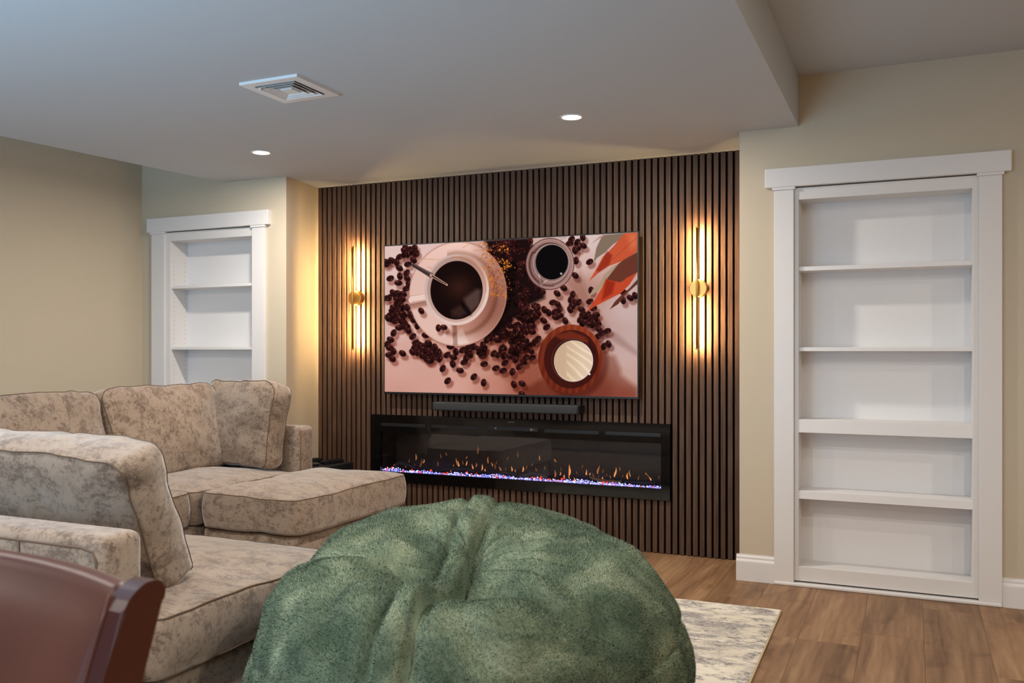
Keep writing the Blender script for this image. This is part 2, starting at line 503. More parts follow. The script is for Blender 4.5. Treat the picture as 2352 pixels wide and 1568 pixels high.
# ------------------------------------------------------------------ electric fireplace
fp = thing('electric_fireplace', 'long black linear electric fireplace with orange flames and violet crystals, set in slat wall', 'fireplace', ((FX0 + FX1) / 2, YP, FZ0))
yf = YP - .016
IX0, IX1, IZ0, IZ1 = -3.300, -1.355, .386, .654
def fpart(name, b, m, r=.002): return part(name, b, m, fp, r=r)
fpart('frame_top', (FX0, FX1, yf, YP + .01, IZ1, FZ1), M['blackgloss'])
fpart('frame_bottom', (FX0, FX1, yf, YP + .01, FZ0, IZ0), M['blackgloss'])
fpart('frame_side', (FX0, IX0, yf, YP + .01, IZ0, IZ1), M['blackgloss'], 0)
fpart('frame_side', (IX1, FX1, yf, YP + .01, IZ0, IZ1), M['blackgloss'], 0)
obj('firebox', boxes((IX0 - .01, IX1 + .01, YP + .20, YP + .21, IZ0 - .03, IZ1 + .02), (IX0 - .02, IX0 - .01, YP + .01, YP + .21, IZ0 - .03, IZ1 + .02),
                     (IX1 + .01, IX1 + .02, YP + .01, YP + .21, IZ0 - .03, IZ1 + .02), (IX0 - .01, IX1 + .01, YP + .01, YP + .21, IZ1 + .01, IZ1 + .02),
                     (IX0 - .01, IX1 + .01, YP + .01, YP + .21, IZ0 - .03, IZ0 - .012)), M['firebox'], fp)
obj('glass_pane', boxes((IX0 - .005, IX1 + .005, YP - .004, YP - .001, IZ0 - .005, IZ1 + .005)), M['glass'], fp)
for a, b in ((-3.293, -2.948), (-2.905, -2.568), (-2.098, -1.741), (-1.699, -1.357)):
    s = fpart('vent_slot', (a, b, yf - .0015, yf + .003, .692, .713), M['darkvent'], .001)
    part('vent_louver', (a + .006, b - .006, yf - .003, yf, .700, .7035), M['blackplastic'], s, r=0)
c = fpart('control_strip', (-2.49, -2.14, yf - .0012, yf + .003, .694, .718), M['darkvent'], .001)
obj('arrow_icon', prism([(-2.446, .706), (-2.428, .698), (-2.428, .714)], 'y', yf - .0022, yf - .001), M['icon'], c)
obj('power_icon', disc_cyl((-2.187, yf - .001, .706), .008, 'y', -.0012, 20), M['icon'], c)
obj('power_icon_dot', disc_cyl((-2.170, yf - .001, .706), .004, 'y', -.0012, 12), M['icon'], c)
bm = bmesh.new()                                            # tiny maker's mark, too small to read: a row of light strokes
for k, w in enumerate((.007, .006, .006, .007, .006)):
    xx = -2.345 + k * .0088
    add_box(bm, xx, xx + .0015, yf - .001, yf + .001, .746, .752); add_box(bm, xx + w - .0015, xx + w, yf - .001, yf + .001, .746, .752)
    add_box(bm, xx, xx + w, yf - .001, yf + .001, .7485 if k % 2 else .7505, .7500 if k % 2 else .752)
obj('maker_mark', bm, M['brandgrey'], fp)
# ember bed of glowing crystals
def crystals(name, n, m, smin, smax, zmax):
    bm = bmesh.new()
    for _ in range(n):
        x = rnd.uniform(IX0 + .004, IX1 - .004); y = YP + .008 + abs(rnd.gauss(0, .022)); y = min(y, YP + .08)
        pile = .005 + .004 * math.sin(x * 9.3) + .004 * math.sin(x * 23 + 1)
        z = IZ0 - .003 + rnd.random() * (zmax + pile) * .8 * (0.5 + min(1, (y - YP) / .03))
        s = rnd.uniform(smin, smax)
        Mx = Matrix.Translation((x, y, z)) @ Matrix.Rotation(rnd.random() * 6, 4, (rnd.random(), rnd.random(), rnd.random() + .1)) @ Matrix.Diagonal((s, s * rnd.uniform(.6, 1), s * rnd.uniform(.6, 1), 1))
        bmesh.ops.create_icosphere(bm, subdivisions=0 if False else 1, radius=1, matrix=Mx)
    return tag(obj(name, bm, m, fp), kind='stuff')
crystals('violet_crystals', 560, M['crystal'], .003, .006, .006)
crystals('lilac_crystals', 700, M['crystal2'], .002, .005, .007)
crystals('red_embers', 60, M['ember'], .005, .010, .014)
# logs
def logm(pts, r, m):
    n = 14; P = [Vector(p) for p in pts]; out = []; rr = []
    for i in range(n):
        t = i / (n - 1) * (len(P) - 1); k = min(int(t), len(P) - 2); q = t - k
        q2 = q * q * (3 - 2 * q)
        out.append(P[k].lerp(P[k + 1], q) + Vector((0, rnd.uniform(-.003, .003), rnd.uniform(-.003, .003))))
        rr.append(r * (.55 + .45 * math.sin(math.pi * min(1, max(0, i / (n - 1))) )) * rnd.uniform(.85, 1.1))
    return obj('log', tube(out, rr, 9), m, fp, smooth=True)
yl = YP + .075
logm([(-3.25, yl, .40), (-3.21, yl, .435), (-3.16, yl, .437), (-3.08, yl + .02, .40)], .016, M['log'])
logm([(-2.92, yl, .40), (-2.80, yl, .416), (-2.68, yl - .01, .424), (-2.62, yl, .402)], .016, M['log'])
logm([(-2.50, yl + .01, .398), (-2.40, yl, .415), (-2.32, yl, .405)], .015, M['log'])
logm([(-2.30, yl, .395), (-2.21, yl - .01, .424), (-2.10, yl, .40)], .017, M['log'])
logm([(-1.83, yl, .415), (-1.74, yl - .01, .398), (-1.62, yl - .01, .402)], .013, M['logtan'])
logm([(-1.92, yl + .02, .43), (-1.84, yl + .02, .412)], .012, M['log'])
logm([(-1.62, yl + .01, .404), (-1.50, yl, .400), (-1.40, yl, .41)], .014, M['log'])
# flames: (x px, y px of the base, height px, lean px, brightness) read off the photo, set on a plane in the firebox
def ray(px, py):
    u = (px - 1176) / FPX; w = (HORIZON - py) / FPX
    return Vector((-math.sin(YAW) + u * math.cos(YAW), math.cos(YAW) + u * math.sin(YAW), w))
def on_y(px, py, Y):
    d = ray(px, py); t = Y / d.y
    return Vector((d.x * t, Y, HC + d.z * t))
fl = []
A = [(955, 1056, 15, 1, 1), (906, 1074, 9, 0, 0), (922, 1063, 6, 0, 0), (932, 1073, 8, 1, 1), (966, 1072, 20, 3, 2), (973, 1063, 9, 1, 0), (951, 1073, 8, 2, 2),
     (1012, 1052, 12, 0, 2), (1026, 1046, 9, -2, 2), (1036, 1083, 8, -3, 0), (1041, 1079, 14, 0, 1), (1050, 1068, 17, -2, 1), (1054, 1080, 22, -2, 0), (1072, 1053, 7, 0, 1),
     (1072, 1069, 12, 0, 0), (1086, 1082, 17, -2, 0), (1093, 1072, 10, 2, 1), (1106, 1080, 15, 3, 0), (1114, 1082, 7, 1, 0), (1120, 1064, 17, 2, 1), (1098, 1042, 20, -1, 2),
     (1131, 1071, 10, -2, 1), (1140, 1066, 9, 2, 2), (1137, 1077, 14, 0, 2), (1150, 1082, 12, -3, 1), (1161, 1086, 14, 0, 2), (1175, 1083, 13, 1, 0), (1182, 1084, 8, 3, 1),
     (1200, 1083, 13, 3, 0), (1190, 1050, 14, -1, 2), (1219, 1085, 6, 0, 1), (1231, 1085, 12, 0, 2), (1238, 1057, 13, 2, 1), (1232, 1087, 13, -1, 1), (1222, 1070, 7, 2, 2),
     (1247, 1096, 4, 3, 0), (1276, 1061, 9, -3, 1), (1275, 1096, 18, 0, 1), (1275, 1095, 7, 0, 0), (1260, 1095, 9, 0, 2), (1287, 1091, 8, 0, 0), (1288, 1082, 11, 1, 2), (1296, 1096, 7, 1, 0),
     (1307, 1092, 26, 2, 0), (1307, 1099, 7, -1, 0), (1327, 1093, 14, -3, 2), (1320, 1105, 9, 0, 0), (1348, 1098, 21, -2, 0), (1355, 1091, 6, 0, 0), (1364, 1101, 16, -2, 2),
     (1373, 1088, 20, 3, 1), (1384, 1101, 7, 1, 0), (1386, 1086, 11, -1, 2), (1393, 1094, 8, 1, 2), (1374, 1098, 8, 1, 2), (1412, 1095, 22, 3, 0), (1401, 1098, 7, 0, 1), (1425, 1081, 11, -4, 2),
     (1441, 1100, 15, 0, 0), (1447, 1095, 17, -1, 1), (1455, 1106, 5, 2, 0), (1467, 1099, 6, 0, 0), (1467, 1104, 14, 0, 2), (1495, 1104, 10, -4, 0), (1490, 1097, 10, -3, 2), (1485, 1090, 6, -2, 1),
     (1513, 1100, 9, 0, 2), (890, 1070, 8, 0, 2), (940, 1062, 10, 0, 2), (1005, 1070, 12, 1, 2), (1064, 1066, 10, -1, 2), (1166, 1056, 9, 1, 2), (1210, 1078, 11, 0, 2), (1337, 1075, 9, 1, 2), (1430, 1096, 8, 1, 2), (1250, 1078, 10, 1, 2)]
for (px_, py_, h, ln, br) in A:
    b = on_y(px_, py_, YP + .10); tp = on_y(px_ + ln, py_ - h, YP + .10)
    hh = (tp - b).length; w = min(.0075, .09 * hh + .0025) * rnd.uniform(.8, 1.15)
    n = 7; pts = []; rr = []
    for i in range(n):
        q = i / (n - 1)
        pts.append(b.lerp(tp, q) + Vector((math.sin(q * 5 + px_) * .0032, 0, 0)))
        rr.append(max(.0004, w * (math.sin(math.pi * (q * .82 + .16)) ** 1.3) * (1 - q * .45)))
    obj('flame', tube(pts, rr, 6), (M['flame1'], M['flame2'], M['flame3'])[br], fp, smooth=True)

# ------------------------------------------------------------------ television (screen picture as a colour attribute on a fine grid)
TX0, TX1, TZ0, TZ1, TY = -3.236, -1.474, .914, 1.909, 5.135
tv = thing('television', 'large flat television on the slat wall showing coffee cups and scattered beans', 'television', ((TX0 + TX1) / 2, TY, TZ0))
part('bezel', (TX0, TX1, TY, TY + .022, TZ0, TZ1), M['blackplastic'], tv, r=.003)
part('rear_housing', (TX0 + .12, TX1 - .12, TY + .020, TY + .05, TZ0 + .06, TZ1 - .25), M['blackmatt'], tv, r=.01)
part('wall_bracket', ((TX0 + TX1) / 2 - .3, (TX0 + TX1) / 2 + .3, TY + .045, YP - .0002, 1.25, 1.6), M['blackmatt'], tv, r=.003)

def screen_picture():
    Wn, Hn = 704, 396
    src = [(80, 203), (2195, 88), (2207, 1470), (100, 1412)]
    dst = [(0, 0), (1, 0), (1, 1), (0, 1)]
    A = []; B = []
    for (X, Y), (u, v) in zip(dst, src):                    # maps screen uv -> drawing coords
        A.append([X, Y, 1, 0, 0, 0, -u * X, -u * Y]); B.append(u)
        A.append([0, 0, 0, X, Y, 1, -v * X, -v * Y]); B.append(v)
    h = np.linalg.solve(np.array(A, float), np.array(B, float)); Hm = np.append(h, 1).reshape(3, 3)
    uu, vv = np.meshgrid(np.linspace(0, 1, Wn), np.linspace(0, 1, Hn))
    q = Hm @ np.stack([uu.ravel(), vv.ravel(), np.ones(uu.size)])
    CX = (q[0] / q[2]).reshape(Hn, Wn); CY = (q[1] / q[2]).reshape(Hn, Wn)
    # background: smooth interpolation of a few measured tones
    pts = [(150, 230, (226, 196, 190)), (330, 330, (226, 196, 190)), (150, 800, (222, 185, 176)), (200, 1250, (214, 168, 155)), (200, 1400, (206, 156, 142)), (700, 1350, (214, 164, 150)), (600, 1180, (212, 165, 152)),
           (1000, 1350, (196, 138, 122)), (1250, 1380, (168, 100, 80)), (1500, 1420, (150, 84, 66)), (1300, 1000, (196, 142, 126)), (1400, 800, (190, 138, 122)), (1330, 1250, (172, 108, 88)),
           (1700, 700, (180, 134, 120)), (1750, 350, (214, 184, 176)), (1750, 150, (220, 198, 194)), (2100, 750, (206, 180, 176)), (2150, 1000, (198, 170, 166)), (2000, 900, (196, 164, 158)), (2100, 1150, (206, 176, 170)), (2150, 1300, (204, 170, 162)),
           (1900, 1420, (160, 92, 74)), (2100, 1450, (176, 106, 86)), (1500, 900, (196, 150, 138)), (1750, 560, (186, 142, 130)), (950, 1200, (206, 158, 142)), (1150, 1250, (180, 118, 100)), (1600, 780, (214, 182, 172))]
    num = np.zeros((Hn, Wn, 3)); den = np.zeros((Hn, Wn))
    for px_, py_, c in pts:
        w = 1 / ((CX - px_) ** 2 + (CY - py_) ** 2 + 9000.) ** 1.7
        num += w[..., None] * np.array(c, float); den += w
    I = num / den[..., None]
    aa = 3.4
    def sm(d, soft=aa): return np.clip(.5 - d / soft, 0, 1)
    def comp(m, col, k=1.0):
        nonlocal I
        I = I * (1 - (m * k)[..., None]) + np.asarray(col, float) * (m * k)[..., None]
    def mult(m, col, k=1.0):
        nonlocal I
        I = I * (1 - (m * k)[..., None] * (1 - np.asarray(col, float)))
    def ell(cx, cy, rx, ry, rot=0, soft=aa):
        c, s = math.cos(rot), math.sin(rot)
        dx, dy = CX - cx, CY - cy
        a, b = (dx * c + dy * s) / rx, (-dx * s + dy * c) / ry
        r = np.sqrt(a * a + b * b)
        return sm((r - 1) * min(rx, ry), soft), a, b, r
    def poly(P, soft=aa):
        n = len(P); ins = np.zeros(CX.shape, bool); dm = np.full(CX.shape, 1e9)
        for i in range(n):
            x0, y0 = P[i]; x1, y1 = P[(i + 1) % n]
            if y0 != y1:
                c = ((y0 > CY) != (y1 > CY)) & (CX < (x1 - x0) * (CY - y0) / (y1 - y0) + x0); ins ^= c
            L2 = (x1 - x0) ** 2 + (y1 - y0) ** 2
            t = np.clip(((CX - x0) * (x1 - x0) + (CY - y0) * (y1 - y0)) / L2, 0, 1)
            dm = np.minimum(dm, np.hypot(CX - x0 - t * (x1 - x0), CY - y0 - t * (y1 - y0)))
        return sm(np.where(ins, -dm, dm), soft)
    def cap(x0, y0, x1, y1, w0, w1, soft=aa):
        t = np.clip(((CX - x0) * (x1 - x0) + (CY - y0) * (y1 - y0)) / ((x1 - x0) ** 2 + (y1 - y0) ** 2), 0, 1)
        d = np.hypot(CX - x0 - t * (x1 - x0), CY - y0 - t * (y1 - y0)) - (w0 + (w1 - w0) * t)
        return sm(d, soft)
    R = np.random.RandomState(5)
    # cast shadows lying in the pictured table top
    mult(poly([(1900, 1090), (2020, 1130), (2062, 1230), (2070, 1285), (2207, 1395), (2207, 1480), (1300, 1480), (1230, 1420), (1500, 1250)], 50), (.74, .58, .52), .75)
    mult(poly([(850, 1190), (1000, 1240), (1130, 1330), (1210, 1440), (1400, 1480), (1400, 1000), (1100, 950)], 60), (.82, .68, .62), .5)
    mult(poly([(1850, 940), (2000, 1000), (2207, 1130), (2207, 1090), (2020, 930)], 40), (.80, .74, .72), .6)
    mult(poly([(1560, 480), (1750, 700), (1900, 900), (1960, 880), (1800, 640), (1720, 420)], 60), (.84, .76, .72), .6)
    def bean(x, y, rot=None, s=1.0, sh=True, dark=1.0):
        nonlocal I
        rot = R.uniform(0, 3.14) if rot is None else rot
        rx, ry = 31 * s, 23 * s
        win = (abs(CX - x) < 110) & (abs(CY - y) < 110)
        rr = np.where(win.any(1))[0]; cc = np.where(win.any(0))[0]
        if len(rr) == 0: return
        sl = (slice(rr[0], rr[-1] + 1), slice(cc[0], cc[-1] + 1))
        X, Y = CX[sl], CY[sl]; S = I[sl].copy()
        def e(cx, cy, rx, ry, soft):
            c, s_ = math.cos(rot), math.sin(rot); dx, dy = X - cx, Y - cy
            a, b = (dx * c + dy * s_) / rx, (-dx * s_ + dy * c) / ry
            r = np.sqrt(a * a + b * b); return np.clip(.5 - (r - 1) * min(rx, ry) / soft, 0, 1), a, b
        if sh:
            m, _, _ = e(x + 20, y + 30, rx * 1.1, ry * 1.15, 16)
            S *= 1 - (m * .75)[..., None] * (1 - np.array((.70, .54, .50)))
        m, a, b = e(x, y, rx, ry, aa)
        lit = np.clip(.5 - .35 * ((X - x) / rx + (Y - y) / ry) / 1.4, 0, 1)
        base = np.array((34, 13, 13.)) * dark + lit[..., None] * np.array((52, 22, 20.)) * dark
        slit = np.exp(-((b - .12 * np.sin(a * 3)) / .13) ** 2) * (abs(a) < .85)
        base = base * (1 - .6 * slit[..., None])
        hl = np.exp(-(((a + .25) / .3) ** 2 + ((b + .42) / .22) ** 2)) * .6 * dark
        base = base + hl[..., None] * np.array((120, 85, 80.))
        S = S * (1 - m[..., None]) + base * m[..., None]; I[sl] = S
    B1 = [(245, 235), (290, 225), (330, 215), (270, 265), (340, 262), (205, 290), (320, 318), (140, 320), (180, 335), (100, 350), (275, 352), (205, 385), (265, 425), (210, 452), (130, 470), (270, 470), (285, 520), (198, 508), (265, 555), (240, 600),
          (155, 590), (198, 595), (100, 635), (190, 645), (235, 640), (215, 690), (160, 715), (200, 735), (275, 715), (235, 765), (180, 765), (115, 800), (215, 815), (245, 840), (180, 825), (300, 775), (325, 815), (210, 882), (255, 868), (285, 905),
          (362, 865), (165, 925), (325, 955), (140, 980), (430, 945), (115, 1015), (135, 1050), (165, 1075), (130, 1108), (158, 1140), (242, 1095), (350, 1005), (340, 1045), (325, 1085), (380, 1030), (365, 1085), (415, 1060), (400, 1110), (440, 1125),
          (455, 1010), (460, 1075), (480, 1095), (470, 1160), (500, 1130), (510, 1045), (538, 1088), (550, 1140), (612, 1110), (578, 1222), (660, 1185), (665, 1130), (685, 1085), (640, 1040), (722, 1240), (755, 1170), (770, 1140), (740, 1070),
          (838, 1293), (920, 1342), (620, 1325), (905, 1115), (922, 1187), (800, 1110), (790, 1060), (830, 1040), (870, 1060), (910, 1030), (940, 985), (1020, 1222), (1080, 1243), (1158, 1253), (1095, 1178), (1085, 1120), (1133, 1125), (1180, 1150),
          (1000, 1100), (1040, 1110), (1065, 1060), (1035, 990), (985, 970), (1080, 945), (1010, 920), (1215, 1210), (1250, 1170), (1270, 1135), (1320, 1135), (1310, 1080), (1225, 1080), (1165, 1050), (1200, 1000), (1255, 1030), (1368, 980), (1240, 1440),
          (1172, 1358), (1240, 1352), (1440, 882), (1415, 828), (1455, 760), (1420, 735), (1365, 765), (1350, 790), (1305, 760), (1245, 735), (1270, 800), (1210, 800), (1255, 870), (1315, 870), (1320, 920), (1270, 915), (1215, 940), (1160, 945),
          (1180, 900), (1135, 870), (1130, 815), (1085, 865), (1070, 915), (1185, 775), (1365, 715), (1490, 675), (1530, 690), (1545, 735), (1505, 755), (1550, 785), (1515, 800), (1595, 830), (1525, 600), (1580, 555), (1655, 610), (1640, 650), (1670, 680),
          (1705, 675), (1650, 705), (1635, 735), (1730, 735), (1675, 450), (1680, 325), (1795, 335), (1810, 575), (1800, 668), (1830, 725), (1740, 775), (1780, 775), (1855, 780), (1720, 820), (1770, 840), (1810, 815), (1830, 845), (1800, 860), (1870, 860), (1880, 905),
          (1905, 930), (1870, 960), (1950, 915), (1920, 1045), (1960, 1025), (1690, 170), (1735, 130), (1640, 145), (1625, 180), (1690, 220), (1740, 200), (1670, 240), (2080, 590), (2180, 620), (2080, 660), (2140, 640), (90, 330)]
    for cx_, cy_, sx_, sy_, n_ in ((1180, 1010, 90, 90, 26), (1050, 900, 70, 70, 16), (215, 720, 55, 110, 18), (440, 1080, 80, 45, 16), (1290, 820, 70, 60, 14), (850, 1070, 70, 30, 10), (1800, 820, 60, 40, 8), (290, 235, 50, 25, 8)):
        for _ in range(n_): bean(cx_ + R.normal(0, sx_ * .7), cy_ + R.normal(0, sy_ * .7), dark=.75)
    for x, y in B1: bean(x, y, s=1.06, dark=.9)
    # dense dark heap right of the saucer
    m = poly([(910, 150), (1300, 130), (1330, 420), (1420, 560), (1420, 640), (1250, 720), (1120, 860), (1000, 950), (960, 800), (1000, 500), (960, 260)], 40)
    comp(m, (26, 10, 11), .96)
    for _ in range(150):
        y = R.uniform(150, 760); x = R.uniform(940, 1330 + (y > 480) * 90)
        if y > 600 and x > 1450 - .3 * (y - 400): continue
        bean(x, y, s=R.uniform(.8, 1.05), sh=False, dark=R.uniform(.5, 1.15) if (x > 1180 or y < 330) else R.uniform(.2, .5))
    # saucer
    m, a, b, r = ell(722, 618, 408, 437, 0, 40); mult(m, (.72, .56, .52), .8)
    m, a, b, r = ell(697, 600, 408, 437)
    shade = np.clip((CX - 780) / 320, 0, 1); top = np.clip((420 - CY) / 300, 0, 1)
    col = np.array((226, 190, 178.)) * (1 - shade[..., None]) + np.array((158, 106, 90.)) * shade[..., None]
    col = col * (1 - .35 * (np.exp(-((r - .78) / .05) ** 2) * (CX > 600))[..., None] * np.array((.5, .7, .8)))
    col = col + 18 * (top * (1 - shade))[..., None]
    I = I * (1 - m[..., None]) + col * m[..., None]
    rim = np.exp(-((r - .985) / .010) ** 2); comp(rim * (1 - .4 * shade), (206, 160, 142), .8)
    comp(np.exp(-((r - 1.0) / .004) ** 2), (112, 62, 48), .6)
    comp(poly([(735, 880), (790, 1010), (690, 1025), (640, 1010), (690, 930)], 14), (236, 214, 206), .7)
    mult(poly([(655, 855), (690, 860), (700, 1030), (660, 1030)], 10), (.72, .62, .6), .8)
    mult(ell(790, 690, 240, 260, 0, 120)[0] * (CX > 640), (.80, .66, .6), .8)
    # orange dried flowers
    for _ in range(420):
        t = R.rand(); x = 900 + 150 * t + R.normal(0, 60); y = 250 + 350 * t + R.normal(0, 60)
        if x < 880 or x > 1170 or y < 165 or y > 650: continue
        s = R.uniform(1.5, 6); c = [(204, 112, 44), (176, 84, 46), (218, 140, 66), (140, 64, 40)][R.randint(4)]
        mm = sm(np.hypot(CX - x, CY - y) - s); comp(mm, c, .85)
    for x, y in ((905, 190), (930, 250), (1050, 215), (1095, 235), (1075, 330), (1110, 345), (1090, 385), (1125, 370), (1060, 400), (980, 330), (965, 470), (1000, 600), (1075, 625)):
        for _ in range(9): comp(sm(np.hypot(CX - x - R.normal(0, 17), CY - y - R.normal(0, 15)) - R.uniform(3, 8)), (212, 128, 46), .9)
    for x0, y0, x1, y1 in ((830, 330, 1000, 470), (850, 300, 1060, 330), (860, 360, 1040, 560), (820, 240, 920, 230), (980, 210, 1040, 180), (870, 420, 1010, 600), (400, 308, 560, 316), (440, 378, 500, 384), (730, 215, 800, 175)):
        comp(cap(x0, y0, x1, y1, 2, 1.5), (206, 128, 62), .8)
    for x, y, ro in ((392, 742, .9), (537, 885, 1.5), (582, 880, .2)): bean(x, y, ro)
    # cup
    mult(cap(330, 690, 440, 668, 34, 30, 30), (.74, .6, .56), .8); comp(cap(316, 652, 430, 632, 37, 33), (150, 112, 102)); comp(cap(318, 650, 430, 630, 33, 30), (236, 206, 196)); mult(cap(318, 676, 430, 656, 10, 8, 14), (.78, .66, .62), .7)
    m, a, b, r = ell(685, 567, 269, 296)
    side = np.clip((a * .55 + b * .75 + .5), 0, 1)
    col = np.array((206, 182, 174.)) + side[..., None] * np.array((22, 20, 18.)) - (np.clip(a, 0, 1) * (1 - side))[..., None] * np.array((30, 60, 70.))
    I = I * (1 - m[..., None]) + col * m[..., None]
    m, a, b, r = ell(684, 562, 245, 275); mult(m * (r > .8), (.84, .74, .70), .6)
    comp(np.exp(-((ell(688, 560, 240, 268)[3] - 1) / .02) ** 2) * (b < .1) * (a > -.2), (196, 128, 96), .7)
    m, a, b, r = ell(684, 570, 218, 245)
    glow = np.exp(-(((a - .1) / .5) ** 2 + ((b + .1) / .4) ** 2))
    col = np.array((26, 12, 11.)) + glow[..., None] * np.array((34, 19, 14.))
    I = I * (1 - m[..., None]) + col * m[..., None]
    comp(poly([(745, 640), (850, 560), (890, 570), (880, 690), (810, 760), (760, 690)], 40) * m, (110, 84, 78), .75)
    comp(poly([(640, 740), (720, 690), (780, 760), (720, 800), (650, 790)], 40) * m, (84, 58, 52), .6)
    mult(cap(735, 690, 800, 770, 16, 14, 18), (.4, .35, .35), .7)
    comp(cap(322, 360, 470, 445, 15, 20), (74, 56, 56)); comp(cap(330, 352, 470, 432, 4, 4), (140, 112, 104), .8)
    comp(cap(470, 445, 603, 525, 13, 8), (196, 158, 138)); comp(cap(480, 452, 595, 521, 5, 3), (50, 30, 26))
    # glass carafe of black coffee
    m, a, b, r = ell(1462, 352, 204, 217)
    col = np.array((96, 66, 62.)) + (np.exp(-((r - .93) / .05) ** 2) + .8 * np.exp(-((r - .75) / .05) ** 2) * (b > -.4))[..., None] * np.array((90, 78, 74.))
    I = I * (1 - (m * .9)[..., None]) + col * (m * .9)[..., None]
    comp(np.exp(-((r - .995) / .012) ** 2), (56, 30, 30), .7)
    comp(np.exp(-((r - .86) / .015) ** 2) * ((a > .2) | (b < -.5)), (226, 200, 190), .7)
    m, a, b, r = ell(1474, 345, 156, 162); comp(m, (150, 122, 116), .9); comp(np.exp(-((r - .97) / .02) ** 2), (214, 188, 178), .7)
    m, a, b, r = ell(1478, 337, 136, 146); comp(m, (12, 10, 12))
    comp(cap(1372, 440, 1388, 530, 4, 4), (214, 186, 176), .8); comp(cap(1388, 530, 1440, 488, 4, 3), (230, 206, 196), .8)
    comp(ell(1385, 505, 26, 34, 0, 10)[0], (120, 90, 84), .5); comp(ell(1557, 434, 9, 9)[0], (240, 230, 226), .8)
    comp(cap(1540, 140, 1590, 130, 14, 10), (190, 170, 166), .8)
    # leaves, upper right
    comp(poly([(1900, 110), (2090, 95), (2060, 140), (1990, 190), (1920, 260), (1860, 300), (1828, 340), (1850, 220)]), (138, 118, 102))
    comp(poly([(1880, 118), (1920, 112), (1800, 190)]), (190, 150, 136))
    comp(poly([(2085, 95), (2196, 88), (2200, 245), (2080, 325), (1960, 370), (1880, 420), (1785, 505), (1850, 400), (1900, 300), (1990, 210)]), (200, 92, 60))
    mult(poly([(1940, 245), (1985, 280), (1960, 360), (1880, 420), (1850, 410)], 20), (.74, .5, .45), .8)
    comp(poly([(2110, 100), (2196, 90), (2198, 200), (2140, 230)], 60), (224, 128, 88), .7)
    comp(cap(1830, 460, 2190, 130, 2, 2), (150, 56, 36), .6)
    comp(poly([(2200, 250), (2203, 420), (2120, 470), (2040, 520), (1960, 490), (1930, 470), (2000, 380), (2080, 320)]), (112, 62, 48))
    comp(poly([(2000, 370), (2040, 350), (1940, 480), (1900, 560), (1840, 600), (1785, 630), (1830, 560), (1880, 520), (1920, 440)]), (178, 150, 128))
    comp(poly([(1935, 480), (2060, 510), (2110, 470), (2198, 425), (2130, 530), (2060, 600), (1940, 660), (1840, 710), (1768, 760), (1850, 640), (1905, 540)]), (196, 78, 48))
    mult(poly([(1935, 480), (2010, 505), (1990, 600), (1900, 660)], 24), (.72, .45, .4), .7)
    comp(poly([(2203, 480), (2203, 520), (2100, 610), (2040, 690), (1968, 735), (2010, 670), (2060, 620), (2130, 560)]), (104, 56, 44))
    comp(cap(1768, 756, 1905, 545, 2, 2), (226, 176, 150), .7); comp(cap(1785, 503, 1905, 300, 2, 2), (222, 160, 132), .6)
    # coaster and glass of milk
    m, a, b, r = ell(1680, 1180, 280, 296, 0, 40); mult(m, (.7, .5, .44), .7)
    m, a, b, r = ell(1643, 1148, 271, 288)
    col = np.array((116, 46, 28.)) + (np.clip(-b * .6 + a * .3, 0, 1))[..., None] * np.array((50, 30, 18.)) + (7 * np.sin(CX * .11 + CY * .02))[..., None]
    I = I * (1 - m[..., None]) + col * m[..., None]
    m, a, b, r = ell(1650, 1150, 228, 244); comp(m, (66, 24, 20), .92)
    comp(poly([(1500, 950), (1640, 915), (1760, 960), (1830, 1040), (1700, 985), (1560, 985)], 20) * m, (128, 52, 32), .8)
    m, a, b, r = ell(1662, 1160, 176, 180); comp(m * (r > .9), (44, 16, 18), .8); comp(np.exp(-((r - .99) / .015) ** 2) * (a < .5), (150, 110, 100), .6)
    m, a, b, r = ell(1668, 1165, 164, 172)
    st = np.clip(np.sin((CX * .62 - CY * .78) * .105 + np.sin(CY * .02) * 1.2), 0, 1) * (a > -.35)
    col = np.array((206, 176, 148.)) + (np.clip(a + .5, 0, 1))[..., None] * np.array((16, 22, 26.)) + st[..., None] * np.array((20, 20, 18.))
    I = I * (1 - m[..., None]) + col * m[..., None]
    comp(np.exp(-((r - .985) / .02) ** 2) * (a + b > -.2), (240, 224, 212), .8)
    comp(ell(1803, 1275, 9, 9)[0], (255, 245, 240), .9)
    comp(cap(1800, 1010, 1845, 1100, 14, 10), (58, 22, 22), .8)
    I = np.clip(I, 0, 255); I = 255 * (I / 255) ** 1.10
    return I, Wn, Hn

